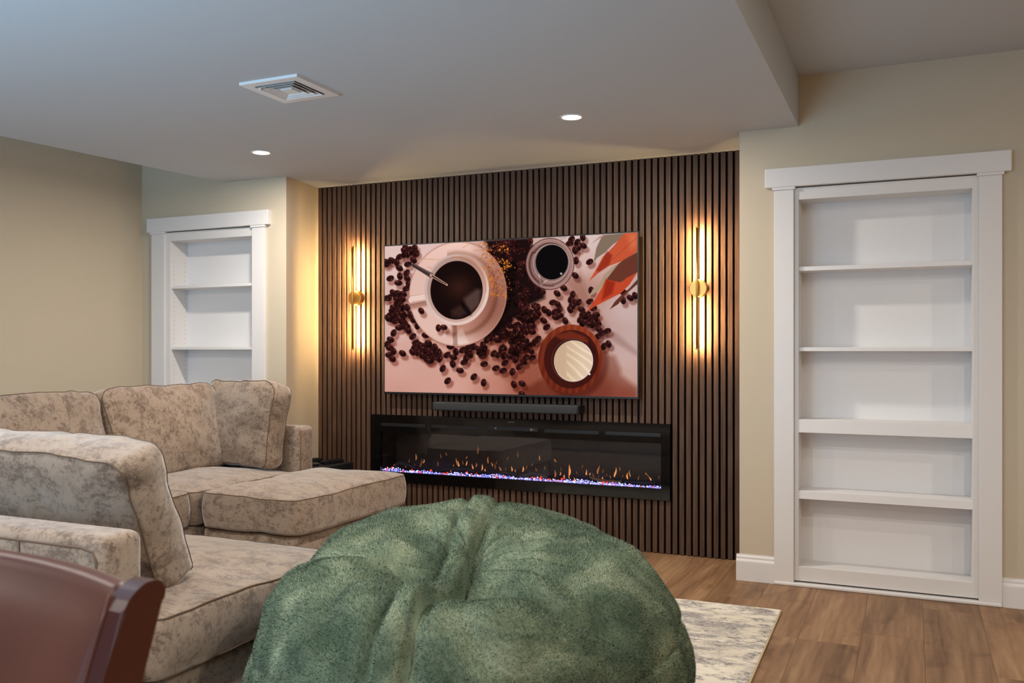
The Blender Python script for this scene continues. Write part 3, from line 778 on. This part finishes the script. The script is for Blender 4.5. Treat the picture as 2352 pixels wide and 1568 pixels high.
def make_screen():
    I, Wn, Hn = screen_picture()
    x = np.linspace(TX0 + .008, TX1 - .008, Wn); z = np.linspace(TZ1 - .008, TZ0 + .014, Hn)
    X, Z = np.meshgrid(x, z)
    co = np.stack([X.ravel(), np.full(X.size, TY - .0008), Z.ravel()], 1)
    idx = np.arange(Wn * Hn).reshape(Hn, Wn)
    q = np.stack([idx[:-1, :-1], idx[1:, :-1], idx[1:, 1:], idx[:-1, 1:]], -1).reshape(-1, 4)
    me = bpy.data.meshes.new('screen')
    me.vertices.add(len(co)); me.vertices.foreach_set('co', co.ravel())
    me.loops.add(q.size); me.loops.foreach_set('vertex_index', q.ravel().astype(np.int32))
    me.polygons.add(len(q)); me.polygons.foreach_set('loop_start', np.arange(0, q.size, 4, dtype=np.int32))
    me.update(calc_edges=True)
    at = me.color_attributes.new('picture', 'FLOAT_COLOR', 'POINT')
    at.data.foreach_set('color', np.concatenate([srgb(I.reshape(-1, 3)), np.ones((len(co), 1))], 1).ravel().astype(np.float32))
    m, nt, p = mat('screen_picture'); g = G(nt)
    a = g.n('Attribute'); a.attribute_name = 'picture'
    g.l(a.outputs['Color'], p.inputs['Emission Color']); p.inputs['Emission Strength'].default_value = 1.0 / 2 ** EXPOSURE
    p.inputs['Base Color'].default_value = (.001, .001, .001, 1); p.inputs['Roughness'].default_value = .35; p.inputs['Specular IOR Level'].default_value = .0
    me.materials.append(m)
    obj('screen', me, None, tv)
make_screen()

# ------------------------------------------------------------------ soundbar
sb = thing('soundbar', 'slim dark grey soundbar mounted between television and fireplace', 'soundbar', (-2.34, 5.15, .814))
part('body', (-2.838, -1.845, 5.094, YP + .002, .816, .870), M['soundbar'], sb, r=.010, seg=4, smooth=True)
part('end_cap', (-1.848, -1.838, 5.098, YP, .819, .867), M['blackplastic'], sb, r=.004)
part('end_cap', (-2.845, -2.835, 5.098, YP, .819, .867), M['blackplastic'], sb, r=.004)

# ------------------------------------------------------------------ sconces
def sconce(x, label):
    zc = 1.563
    t = thing('wall_sconce', label, 'wall light', (x, YP, zc), 'brass bar sconces on the slat wall')
    obj('backplate', disc_cyl((x, YP + .001, zc), .051, 'y', -.044, 48, .003), M['brass'], t, smooth=False)
    obj('rod', tube([(x, YP - .064, zc - .351), (x, YP - .064, zc + .351)], .0075, 16), M['brass'], t, smooth=True)
    for s in (-1, 1):
        obj('end_cap', disc_cyl((x, YP - .064, zc + s * .351 - .005), .009, 'z', .010, 20), M['brass'], t)
    part('connector', (x - .008, x + .008, YP - .062, YP - .04, zc - .012, zc + .012), M['brass'], t, r=.002)
    for s in (-1, 1):                                       # LED strip on the rear of the rod, washing the slats
        z0, z1 = sorted((zc + s * .052, zc + s * .342))
        part('led_strip', (x - .003, x + .003, YP - .0585, YP - .0562, z0, z1), M['led'], t, r=0)
sconce(-1.130, 'brass bar wall sconce, lit, between the television and the fully visible white bookcase')
sconce(-3.491, 'brass bar wall sconce, lit, between the television and the sofa corner')

# ------------------------------------------------------------------ recessed ceiling lights
def downlight(x, y, z, label, on=True):
    t = thing('recessed_downlight', label, 'ceiling light', (x, y, z), 'recessed ceiling downlights')
    # trim ring
    n = 40; v = []; f = []
    prof = [(.060, 0), (.0595, -.002), (.054, -.004), (.048, -.0035), (.0465, 0)]
    for r, h in prof:
        for k in range(n):
            a = 2 * math.pi * k / n; v.append((x + r * math.cos(a), y + r * math.sin(a), z + h))
    for j in range(len(prof) - 1):
        for k in range(n): f.append((j * n + k, j * n + (k + 1) % n, (j + 1) * n + (k + 1) % n, (j + 1) * n + k))
    obj('trim_ring', pydata('ring', v, f), M['white'], t, smooth=True)
    obj('lens', disc_cyl((x, y, z - .0005), .0468, 'z', -.0015, 40), M['lens'], t)
    l = bpy.data.lights.new('downlight_lamp', 'AREA'); l.shape = 'DISK'; l.size = .09; l.energy = DOWNLIGHT_W; l.color = (1, .915, .82)
    l.spread = math.radians(180)
    o = bpy.data.objects.new('lamp', l); link(o, t); o.location = (0, 0, -.006)
downlight(-3.442, 4.144, ZS, 'lit round recessed downlight in soffit, nearer the sofa corner')
downlight(-1.528, 4.139, ZS, 'lit round recessed downlight in soffit, nearer the raised ceiling edge')
for x_, y_, w_ in ((-3.442, 1.62, 'in soffit above the far end of the nearer sofa section'), (-1.53, 1.62, 'in soffit above the beanbag'),
                   (-3.442, -.4, 'in soffit in front of the window'), (-1.53, -.4, 'in soffit beside the window')):
    downlight(x_, y_, ZS, 'round recessed downlight ' + w_)
for x_, y_, w_ in ((.75, 1.7, 'over the open floor'), (2.4, .3, 'near the rear corner'), (2.4, 2.7, 'towards the far right corner')):  # unseen lamps added to brighten the bookcase, right wall and soffit side
    downlight(x_, y_, ZC, 'added unseen fill downlight in the raised ceiling ' + w_)

# ------------------------------------------------------------------ ceiling vent
vx, vy, vh = -2.482, 3.180, .152
cv = thing('ceiling_vent', 'white square four-way ceiling air vent in the soffit', 'air vent', (vx, vy, ZS))
def ringframe(h0, z0, h1, z1, th=.002):
    """square funnel blade from half-size h0 at z0 to h1 at z1"""
    v = []; f = []
    for h, z in ((h0, z0), (h1, z1), (h1 - th, z1), (h0 - th, z0)):
        for sx, sy in ((-1, -1), (1, -1), (1, 1), (-1, 1)): v.append((vx + sx * h, vy + sy * h, ZS + z))
    for j in range(4):
        for k in range(4): f.append((j * 4 + k, j * 4 + (k + 1) % 4, ((j + 1) % 4) * 4 + (k + 1) % 4, ((j + 1) % 4) * 4 + k))
    bm = bmesh.new(); me = pydata('b', v, f); bm.from_mesh(me); bmesh.ops.recalc_face_normals(bm, faces=list(bm.faces)); return bm
def flatring(h0, h1, z0, z1):
    return boxes((vx - h0, vx + h0, vy - h0, vy - h1, ZS + z0, ZS + z1), (vx - h0, vx + h0, vy + h1, vy + h0, ZS + z0, ZS + z1),
                 (vx - h0, vx - h1, vy - h1, vy + h1, ZS + z0, ZS + z1), (vx + h1, vx + h0, vy - h1, vy + h1, ZS + z0, ZS + z1))
obj('flange', flatring(vh, .108, -.012, 0.001), M['white'], cv)
obj('duct_plate', boxes((vx - .112, vx + .112, vy - .112, vy + .112, ZS - .0015, ZS + .001)), M['darkvent'], cv)
for h0, h1 in ((.104, .088), (.080, .064), (.056, .040)):
    obj('louver', ringframe(h0, -.017, h1, -.004, .004), M['white'], cv)
obj('centre_plate', boxes((vx - .030, vx + .030, vy - .030, vy + .030, ZS - .016, ZS - .002)), M['white'], cv)
obj('damper_lever', boxes((vx - .098, vx - .088, vy - .090, vy - .084, ZS - .022, ZS - .010)), M['white'], cv)

# ------------------------------------------------------------------ rug
def rot2(p, c, a):
    dx, dy = p[0] - c[0], p[1] - c[1]
    return (c[0] + dx * math.cos(a) - dy * math.sin(a), c[1] + dx * math.sin(a) + dy * math.cos(a))
rc = (-.548, 4.268); ra = math.radians(1.0)
def rpoly(x0, x1, y0, y1): return [rot2(p, rc, ra) for p in ((x0, y0), (x1, y0), (x1, y1), (x0, y1))]
rug = thing('area_rug', 'cream and grey distressed flatweave rug under the beanbag', 'rug', (-1.9, 2.9, 0))
obj('pile', prism(rpoly(-3.30, -.5535, 1.25, 4.268), 'z', .0005, .010), M['rug'], rug)
obj('binding', prism(rpoly(-.554, -.548, 1.25, 4.268), 'z', .0005, .009), M['rugedge'], rug)

# ------------------------------------------------------------------ cushions and sofa
def cushion(w, h, t, ctop=.03, cbot=.03, r=.06, bulge=.012, seg=26, bow=(0, 0), wr=.006, seed=1, sag=0.0):
    """box cushion: local x = width, y = height, z = thickness; returns (verts, faces, ring indices of both seams)"""
    # rounded-rectangle outline
    out = []
    hw, hh = w / 2, h / 2
    def arc(cx, cy, a0):
        return [(cx + r * math.cos(a0 + k / 7 * math.pi / 2), cy + r * math.sin(a0 + k / 7 * math.pi / 2)) for k in range(8)]
    def lin(a, b, n): return [(a[0] + (b[0] - a[0]) * k / n, a[1] + (b[1] - a[1]) * k / n) for k in range(1, n)]
    c1 = arc(hw - r, -hh + r, -math.pi / 2); c2 = arc(hw - r, hh - r, 0); c3 = arc(-hw + r, hh - r, math.pi / 2); c4 = arc(-hw + r, -hh + r, math.pi)
    for a, b in ((c1, c2), (c2, c3), (c3, c4), (c4, c1)):
        out += a + lin(a[-1], b[0], seg)
    O = np.array(out); n = len(O)
    O = O + np.stack([bow[0] * np.sign(O[:, 0]) * (1 - (O[:, 1] / hh) ** 2) * (abs(O[:, 0]) > hw * .8), bow[1] * np.sign(O[:, 1]) * (1 - (O[:, 0] / hw) ** 2) * (abs(O[:, 1]) > hh * .8)], 1)
    rings = []
    K = 16
    for k in range(K):                                     # bottom dome
        q = .03 + .97 * k / (K - 1) if k else .03
        rings.append((q, 0.0, -t / 2 - cbot * (1 - q ** 2.6)))
    sb_ = len(rings) - 1
    for k in range(1, 8):                                  # boxing
        u = k / 8; rings.append((1.0, bulge * math.sin(math.pi * u), -t / 2 + t * u))
    st_ = len(rings)
    for k in range(K):
        q = 1 - .97 * k / (K - 1)
        rings.append((q, 0.0, t / 2 + ctop * (1 - q ** 2.6)))
    V = []
    L = np.hypot(O[:, 0], O[:, 1])[:, None]
    for q, b, z in rings:
        xy = O * q + O / L * b
        V.append(np.concatenate([xy, np.full((n, 1), z)], 1))
    V = np.concatenate(V)
    N1 = np.stack([vnoise(V + 3.1 * k, 7, seed + k) for k in range(3)], 1) * wr
    N2 = np.stack([vnoise(V * np.array([1, 1, 1]) + 1.7 * k, 22, seed + 9 + k) for k in range(3)], 1) * wr * .35
    V = V + N1 + N2
    if sag: V[:, 1] -= sag * (1 - (V[:, 0] / hw) ** 2) * np.clip(V[:, 1] / hh, 0, 1)
    F = []
    m = len(rings)
    for j in range(m - 1):
        for k in range(n): F.append((j * n + k, j * n + (k + 1) % n, (j + 1) * n + (k + 1) % n, (j + 1) * n + k))
    F.append(tuple(range(n))[::-1]); F.append(tuple((m - 1) * n + k for k in range(n)))
    return V, F, (V[sb_ * n:(sb_ + 1) * n], V[st_ * n:(st_ + 1) * n])

def frame(o, x, y, z):
    """matrix with given origin and axis vectors"""
    x, y, z = (Vector(a).normalized() for a in (x, y, z))
    m = Matrix((x, y, z)).transposed().to_4x4(); m.translation = Vector(o); return m

def put_cushion(name, mtx, parent, pipe=(0, 1), prad=.0023, **kw):
    V, F, seams = cushion(**kw)
    A = np.array(mtx)
    tr = lambda v: v @ A[:3, :3].T + A[:3, 3]
    o = obj(name, pydata(name, tr(V), F), M['fabric'], parent, smooth=True)
    for i in pipe:
        p = tr(seams[i]); obj('piping', tube([Vector(q) for q in p], prad, 6, closed=True), M['piping'], o, smooth=True)
    return o

Z0, ZSEAT = .305, .470
def base_block(x0, x1, y0, y1, parent, name='base'):
    part(name, (x0, x1, y0, y1, .06, Z0 - .012), M['fabric'], parent, r=.02, seg=3, smooth=True)
    for fx in (x0 + .06, x1 - .06):
        for fy in (y0 + .06, y1 - .06): part('foot', (fx - .03, fx + .03, fy - .03, fy + .03, 0.0105, .065), M['blackmatt'], parent, r=.004)
def seat(x0, x1, y0, y1, parent, seed, crown=.035):
    put_cushion('seat_cushion', frame(((x0 + x1) / 2, (y0 + y1) / 2, (Z0 + ZSEAT) / 2), (1, 0, 0), (0, 1, 0), (0, 0, 1)), parent,
                w=x1 - x0, h=y1 - y0, t=ZSEAT - Z0, ctop=crown, cbot=.004, r=.055, bulge=.012, wr=.005, seed=seed)
def back_frame_mesh(b, parent, name, pipe_axis):
    o = part(name, b, M['fabric'], parent, r=.035, seg=5, smooth=True); return o

# run along the left wall, facing +X
sm_ = thing('sofa_section', 'taupe velvet sofa section along the beige wall, its arm beside the slat panel', 'sofa', (-3.9, 3.65, 0))
base_block(-4.40, -3.385, 2.768, 4.40, sm_)
part('back_frame', (-4.44, -4.25, 2.768, 4.555, .06, .74), M['fabric'], sm_, r=.035, seg=5, smooth=True)
arm = part('arm', (-4.25, -3.375, 4.402, 4.558, .06, .742), M['fabric'], sm_, r=.030, seg=5, smooth=True)
obj('piping', tube([(-3.378, 4.424, .07), (-3.378, 4.424, .705), (-3.378, 4.432, .716)], .004, 6), M['piping'], arm, smooth=True)
seat(-4.25, -3.372, 2.768, 3.530, sm_, 11)
seat(-4.25, -3.372, 3.536, 4.398, sm_, 12, crown=.04)
def lean_frame(o, wdir, up): 
    w = Vector(wdir).normalized(); u = Vector(up).normalized(); return frame(o, w, u, w.cross(u))
# back cushions of the run: width along Y, front faces +X, leaning back
up = Vector((-.31, 0, .95))
put_cushion('back_cushion', lean_frame((-3.985, 3.93, .735), (0, 1, 0), up), sm_, w=.86, h=.50, t=.14, ctop=.055, cbot=.04, r=.07, bow=(-.012, .012), wr=.012, seed=21)
put_cushion('back_cushion', lean_frame((-3.985, 3.145, .722), (0, 1, 0), up), sm_, w=.68, h=.50, t=.14, ctop=.055, cbot=.04, r=.07, bow=(-.012, .012), wr=.012, seed=22)
# corner cushion leaning on the arm, faces the camera side
wd = Vector((.97, -.20, 0)).normalized()
put_cushion('back_cushion', lean_frame((-3.745, 4.36, .755), wd, Vector((.03, .16, .98))), sm_, w=.62, h=.51, t=.13, ctop=.045, cbot=.03, r=.06, bow=(-.01, -.006), wr=.012, seed=23)

# chaise ottoman in front of the far seat
ot = thing('chaise_ottoman', 'taupe velvet chaise ottoman block pushed against sofa seat near the fireplace', 'ottoman', (-3.03, 4.05, 0))
base_block(-3.330, -2.735, 3.555, 4.545, ot)
put_cushion('seat_cushion', frame((-3.020, 4.05, (Z0 + ZSEAT) / 2), (1, 0, 0), (0, 1, 0), (0, 0, 1)), ot, w=.62, h=1.03, t=ZSEAT - Z0 + .004, ctop=.050, cbot=.004, r=.06, bulge=.014, wr=.006, seed=31)

# near leg of the U, facing +Y, its back towards the camera
sn = thing('sofa_section', 'taupe velvet sofa section seen from behind, its seat end against the green beanbag', 'sofa', (-3.1, 2.2, 0))
base_block(-4.44, -1.885, 1.82, 2.715, sn)
bf = part('back_frame', (-4.44, -1.888, 1.665, 1.802, .06, .722), M['fabric'], sn, r=.03, seg=5, smooth=True)
obj('piping', tube([(-4.40, 1.664, .690), (-1.965, 1.664, .690), (-1.925, 1.664, .682), (-1.913, 1.664, .66), (-1.911, 1.664, .10)], .0035, 6), M['piping'], bf, smooth=True)
obj('piping', tube([(-2.20, 1.6635, .690), (-2.20, 1.6635, .10)], .003, 6), M['piping'], bf, smooth=True)
seat(-3.15, -1.868, 1.806, 2.722, sn, 41, crown=.03)
seat(-4.43, -3.154, 1.806, 2.722, sn, 42, crown=.03)
# its back cushion: right-hand seam runs from the bottom (-2.07,2.0,.49) to the top (-1.99,1.85,.88)
upn = Vector((.01, -.14, .40)).normalized(); wdn = Vector((-1, 0, .02)).normalized()
nrm = wdn.cross(upn)
cN = Vector((-2.065, 1.925, .69)) + wdn * .37 + Vector((0, .085, 0))
put_cushion('back_cushion', lean_frame(cN, wdn, upn), sn, w=.78, h=.455, t=.15, ctop=.045, cbot=.035, r=.042, bulge=.018, bow=(-.012, .010), wr=.013, seed=51)
put_cushion('back_cushion', lean_frame(cN + Vector((-.80, 0, 0)), wdn, upn), sn, w=.76, h=.44, t=.15, ctop=.045, cbot=.035, r=.075, bulge=.02, bow=(-.01, .012), wr=.018, seed=52)

# ------------------------------------------------------------------ beanbag with plush pile
BC = np.array((-1.198, 2.364)); BR = .618; PINCH = np.array((-1.165, 2.175))
from_cam = BC / np.hypot(*BC)
RIDGE = np.array([(-1.42, 2.97), (-1.33, 2.72), (-1.265, 2.50), (-1.215, 2.32), (-1.18, 2.16), (-1.15, 1.95), (-1.12, 1.76), (-1.10, 1.60)])
SEAMR = np.array([(-1.150, 2.17), (-.95, 2.16), (-.80, 2.15), (-.70, 2.20), (-.62, 2.25)])
SEAML = np.array([(-1.19, 2.18), (-1.35, 2.22), (-1.50, 2.18), (-1.66, 2.22), (-1.78, 2.28)])
def pdist(xy, poly):
    d = np.full(xy.shape[:-1], 9.0); sg = np.zeros_like(d)
    for a, b in zip(poly[:-1], poly[1:]):
        ab = b - a; t = np.clip(((xy - a) @ ab) / (ab @ ab), 0, 1); r = xy - a - t[..., None] * ab
        dd = np.hypot(r[..., 0], r[..., 1]); m = dd < d
        sg = np.where(m, ab[0] * r[..., 1] - ab[1] * r[..., 0], sg); d = np.where(m, dd, d)
    return d, np.sign(sg)
PR = np.array([(0, .575), (.12, .592), (.28, .612), (.45, .626), (.62, .628), (.77, .608), (.88, .550), (.96, .44), (.998, .30), (1.0, .20), (.975, .11), (.91, .045), (.80, .014), (.55, .011), (0, .011)])
PS = np.concatenate([[0], np.cumsum(np.hypot(np.diff(PR[:, 0]) * BR, np.diff(PR[:, 1])))]); PLEN = PS[-1]; PS = PS / PLEN
def smooth_interp(s, ys):
    r = 0
    for d in (-.03, -.02, -.01, 0, .01, .02, .03): r = r + np.interp(np.clip(s + d, 0, 1), PS, ys)
    return r / 7
def bag(s, th):
    rho = smooth_interp(s, PR[:, 0]); z = smooth_interp(s, PR[:, 1])
    rho = np.where(s < .04, np.interp(s, PS, PR[:, 0]), rho)
    wob = 1 + .018 * np.sin(3 * th + 1.1) + .010 * np.sin(5 * th + .3)
    xy = BC + (rho * BR * wob)[..., None] * np.stack([np.cos(th), np.sin(th)], -1)
    rel = (xy - BC) @ from_cam
    up_ = np.clip((z - .05) / .5, 0, 1)
    z = z + up_ * .085 * rel / BR                             # higher at the back
    topw = np.clip((z - .35) / .2, 0, 1)
    dp = np.hypot(*(np.moveaxis(xy - PINCH, -1, 0)))
    z = z - topw * .075 * np.exp(-(dp / .16) ** 2)
    d, sg = pdist(xy, RIDGE)
    wdt = .038 + .008 * vnoise(np.concatenate([xy, z[..., None]], -1), 9, 3)
    ridge = np.clip(1 - (d / wdt) ** 4, 0, 1) * (d < wdt)
    ridge = np.sqrt(ridge)
    tap = np.interp(xy[..., 1], (2.36, 2.70), (1.0, .28))
    tz = np.clip((z - .20) / .25, 0, 1)
    z = z + tz * tap * (.046 * ridge - .040 * np.exp(-((d - .048) / .015) ** 2) * np.where(sg < 0, 1.0, .75))
    for S, amp in ((SEAMR, .055), (SEAML, .050)):
        d2, _ = pdist(xy, S)
        z = z - topw * (1 - ridge) * amp * (np.exp(-(d2 / .022) ** 2) + .45 * np.exp(-(d2 / .09) ** 2))
    P = np.concatenate([xy, z[..., None]], -1)
    # ring seam where the top panel meets the side panel
    ringz = .405 + .05 * rel / BR + .012 * np.sin(4 * th)
    dr = (z - ringz); gr = np.exp(-(dr / .010) ** 2) + .4 * np.exp(-(dr / .04) ** 2)
    out = np.stack([np.cos(th), np.sin(th), .5 * np.ones_like(th)], -1)
    P = P - out * (.010 * gr * (1 + .5 * np.sin(th * 46)) * (s < .75))[..., None]
    # lumps and folds
    fold = vnoise(P * np.array((1, 1, .6)), 5.0, 11) * .026 + vnoise(P, 10, 12) * .015 + vnoise(P, 22, 13) * .004
    rad = np.abs(np.sin(th * 7 + 2.0 * vnoise(P, 4, 14))) * .024 * np.exp(-((dp - .26) / .14) ** 2)
    w = np.clip(s * 12, 0, 1) * np.clip((z - .02) / .08, 0, 1)
    nrm = np.stack([np.cos(th) * rho, np.sin(th) * rho, 1.05 - rho * .9], -1)
    nrm = nrm / np.linalg.norm(nrm, axis=-1, keepdims=True)
    P = P + nrm * ((fold + rad) * w)[..., None]
    P[..., 2] = np.maximum(P[..., 2], .0105)
    return P

bb_ = thing('beanbag', 'huge round sage green plush beanbag with folded ridge across its top', 'beanbag', (BC[0], BC[1], .0105))
NS, NT = 150, 300
ss = np.linspace(.002, .998, NS); tt = np.linspace(0, 2 * np.pi, NT, endpoint=False)
S_, T_ = np.meshgrid(ss, tt, indexing='ij')
BV = bag(S_, T_).reshape(-1, 3)
F = [(i * NT + k, (i + 1) * NT + k, (i + 1) * NT + (k + 1) % NT, i * NT + (k + 1) % NT) for i in range(NS - 1) for k in range(NT)]
F.append(tuple(range(NT))); F.append(tuple((NS - 1) * NT + k for k in range(NT))[::-1])
obj('cover', pydata('cover', BV, F), M['furbase'], bb_, smooth=True)
def make_pile(n):
    R = np.random.RandomState(3)
    # sample by area
    s = R.rand(n * 3) * .72 + .002; keep = R.rand(n * 3) < (smooth_interp(s, PR[:, 0]) + .02)
    s = s[keep][:n]; n = len(s); th = R.rand(n) * 2 * np.pi
    e = .004
    p = bag(s, th); ps = bag(s + e, th) - bag(s - e * .4, th); pt = bag(s, th + e) - bag(s, th - e)
    nr = np.cross(ps, pt); nr /= np.linalg.norm(nr, axis=1, keepdims=True) + 1e-9
    flow = np.stack([vnoise(p, 4.5, 31), vnoise(p, 4.5, 32), vnoise(p, 4.5, 33) - .5], 1)
    flow -= nr * np.sum(flow * nr, 1, keepdims=True)
    j = R.normal(0, .20, (n, 3))
    d = nr * .9 + flow * .6 + j; d /= np.linalg.norm(d, axis=1, keepdims=True)
    ln = R.uniform(.004, .0075, (n, 1)); wd = R.uniform(.0004, .0008, (n, 1))
    side = np.cross(d, R.normal(0, 1, (n, 3))); side /= np.linalg.norm(side, axis=1, keepdims=True) + 1e-9
    v = np.stack([p - side * wd - nr * .002, p + side * wd - nr * .002, p + d * ln], 1).reshape(-1, 3)
    v[:, 2] = np.maximum(v[:, 2], .0106)
    v -= np.array((BC[0], BC[1], .0105))
    me = bpy.data.meshes.new('pile'); me.vertices.add(3 * n); me.vertices.foreach_set('co', v.ravel())
    me.loops.add(3 * n); me.loops.foreach_set('vertex_index', np.arange(3 * n, dtype=np.int32))
    me.polygons.add(n); me.polygons.foreach_set('loop_start', np.arange(0, 3 * n, 3, dtype=np.int32))
    me.update(calc_edges=True)
    nn = np.repeat(nr * .85 + d * .25, 3, 0); nn /= np.linalg.norm(nn, axis=1, keepdims=True)
    me.shade_smooth()
    me.normals_split_custom_set_from_vertices(nn.astype(np.float32))
    t = np.repeat(R.uniform(.90, 1.08, n), 3)
    at = me.color_attributes.new('tint', 'FLOAT_COLOR', 'POINT')
    at.data.foreach_set('color', np.stack([t, t, t, np.ones_like(t)], 1).ravel().astype(np.float32))
    me.materials.append(M['fur'])
    o = bpy.data.objects.new('pile', me); link(o, bb_); o['kind'] = 'stuff'
make_pile(800000)

# ------------------------------------------------------------------ leather dining chair in the foreground
ch = thing('dining_chair', 'brown leather dining chair with dark red wooden side posts, behind the sofa', 'chair', (-.93, .40, 0))
CXR, CXL = -.690, -1.165
def cy(z):                                                  # profile of the leaning back
    return float(np.interp(z, (.30, .47, .60, .72, .80, .88, .93, .975), (.560, .562, .574, .590, .606, .632, .650, .668)))
def post(xc):
    n = 14; zs = [.0] + [.30 + (.948 - .30) * k / (n - 1) for k in range(n)] + [.958, .962, .966, .969, .971, .972]
    bm = bmesh.new(); ring = []
    for z in zs:
        yc = cy(max(z, .3)) + (.06 * (1 - z / .3) if z < .3 else 0)
        hw, hd = .013, .024
        top = max(0, (z - .948) / .0245)
        hd2 = hd * math.sqrt(max(.02, 1 - top ** 2)); 
        ring.append([bm.verts.new((xc + a * hw, yc + b * hd2, z)) for a, b in ((-1, -1), (1, -1), (1, 1), (-1, 1))])
    for a, b in zip(ring[:-1], ring[1:]):
        for k in range(4): bm.faces.new((a[k], a[(k + 1) % 4], b[(k + 1) % 4], b[k]))
    bm.faces.new(ring[0][::-1]); bm.faces.new(ring[-1])
    bmesh.ops.bevel(bm, geom=[e for e in bm.edges if abs((e.verts[0].co - e.verts[1].co).z) > .01 and e.is_manifold], offset=.004, segments=2, profile=.5, affect='EDGES')
    return obj('rear_post', bm, M['chairwood'], ch, smooth=False)
post(CXR - .013); post(CXL + .013)
# leather back pad: slightly hollowed across, rolled at the top
def pad():
    nu, nz = 25, 26; v = []; f = []
    a, b = CXL + .024, CXR - .026
    def P(u, q, side):
        x_ = a + (b - a) * u; z_ = .50 + (.954 - .50) * q
        bulge_ = .016 * (1 - (2 * u - 1) ** 6) * (1 - (2 * q - 1) ** 8)
        hollow = .032 * (1 - (2 * u - 1) ** 2)
        y_ = cy(z_) + hollow + (-.018 - bulge_ if side == 0 else .016 + bulge_ * .6)
        return (x_, y_, z_)
    loops = []
    for i in range(nu):
        u = i / (nu - 1); row = [P(u, k / (nz - 1), 0) for k in range(nz)]
        t0, t1 = Vector(row[-1]), Vector(P(u, 1, 1)); mid = (t0 + t1) / 2; rr = (t1 - t0).length / 2
        for k in range(1, 6):
            an = math.pi * k / 6; row.append((mid.x, mid.y - rr * math.cos(an), mid.z + rr * .75 * math.sin(an)))
        row += [P(u, k / (nz - 1), 1) for k in range(nz - 1, -1, -1)]
        loops.append(row)
    m = len(loops[0])
    for row in loops: v += row
    for i in range(nu - 1):
        for k in range(m - 1): f.append((i * m + k, (i + 1) * m + k, (i + 1) * m + k + 1, i * m + k + 1))
        f.append((i * m + m - 1, (i + 1) * m + m - 1, (i + 1) * m, i * m))
    f.append(tuple(range(m))); f.append(tuple((nu - 1) * m + k for k in range(m))[::-1])
    o = obj('backrest', pydata('backrest', v, f), M['leather'], ch, smooth=True)
    for xx in (a - .001, b + .001):
        pts = [(xx, cy(.52 + .44 * k / 14) - .022, .52 + .44 * k / 14) for k in range(15)]
        obj('welt', tube(pts, .0042, 8), M['leather'], o, smooth=True)
pad()
part('seat', (CXL + .01, CXR - .01, .13, .58, .425, .495), M['leather'], ch, r=.025, seg=4, smooth=True)
part('seat_rail', (CXL + .015, CXR - .015, .145, .565, .37, .43), M['chairwood'], ch, r=.004)
for xx in (CXL + .03, CXR - .03): part('front_leg', (xx - .02, xx + .02, .15, .19, 0, .38), M['chairwood'], ch, r=.004)

ch.rotation_euler = (0, 0, math.radians(-5)); ch.location = ch.location + Vector((-.0217, .0218, 0))      # turned slightly

# ------------------------------------------------------------------ black subwoofer box and devices on it
sw = thing('subwoofer', 'black box subwoofer on floor beside the slat panel behind sofa arm', 'speaker', (-3.655, 4.95, 0))
part('cabinet', (-3.812, -3.500, 4.720, 5.170, .02, .440), M['blackmatt'], sw, r=.006)
for fx in (-3.78, -3.53):
    for fy in (4.76, 5.13): part('foot', (fx - .015, fx + .015, fy - .015, fy + .015, 0, .022), M['blackplastic'], sw, r=.002)
def gadget(name, x, y, l, w, h, a, label, z=.440):
    t = thing(name, label, 'remote', (x, y, z))
    bm = bbox(-l / 2, l / 2, -w / 2, w / 2, 0, h, r=min(.006, h * .35), seg=2)
    bm.transform(Matrix.Translation((x, y, z)) @ Matrix.Rotation(a, 4, 'Z')); obj('shell', bm, M['blackplastic'], t)
    bm = bmesh.new()
    for k in range(4):
        add_box(bm, -l * .3 + k * l * .18, -l * .3 + k * l * .18 + l * .09, -w * .22, w * .22, h - .0005, h + .0015)
    bm.transform(Matrix.Translation((x, y, z)) @ Matrix.Rotation(a, 4, 'Z')); obj('buttons', bm, M['darkvent'], t)
gadget('remote_control', -3.735, 4.985, .19, .05, .030, 1.2, 'black handheld remote lying beside the return wall on the subwoofer')
gadget('remote_control', -3.655, 4.860, .15, .045, .020, .9, 'short black remote at the front edge of subwoofer top')
gadget('remote_control', -3.590, 5.045, .17, .05, .024, 1.35, 'black remote nearest the slats on subwoofer top')
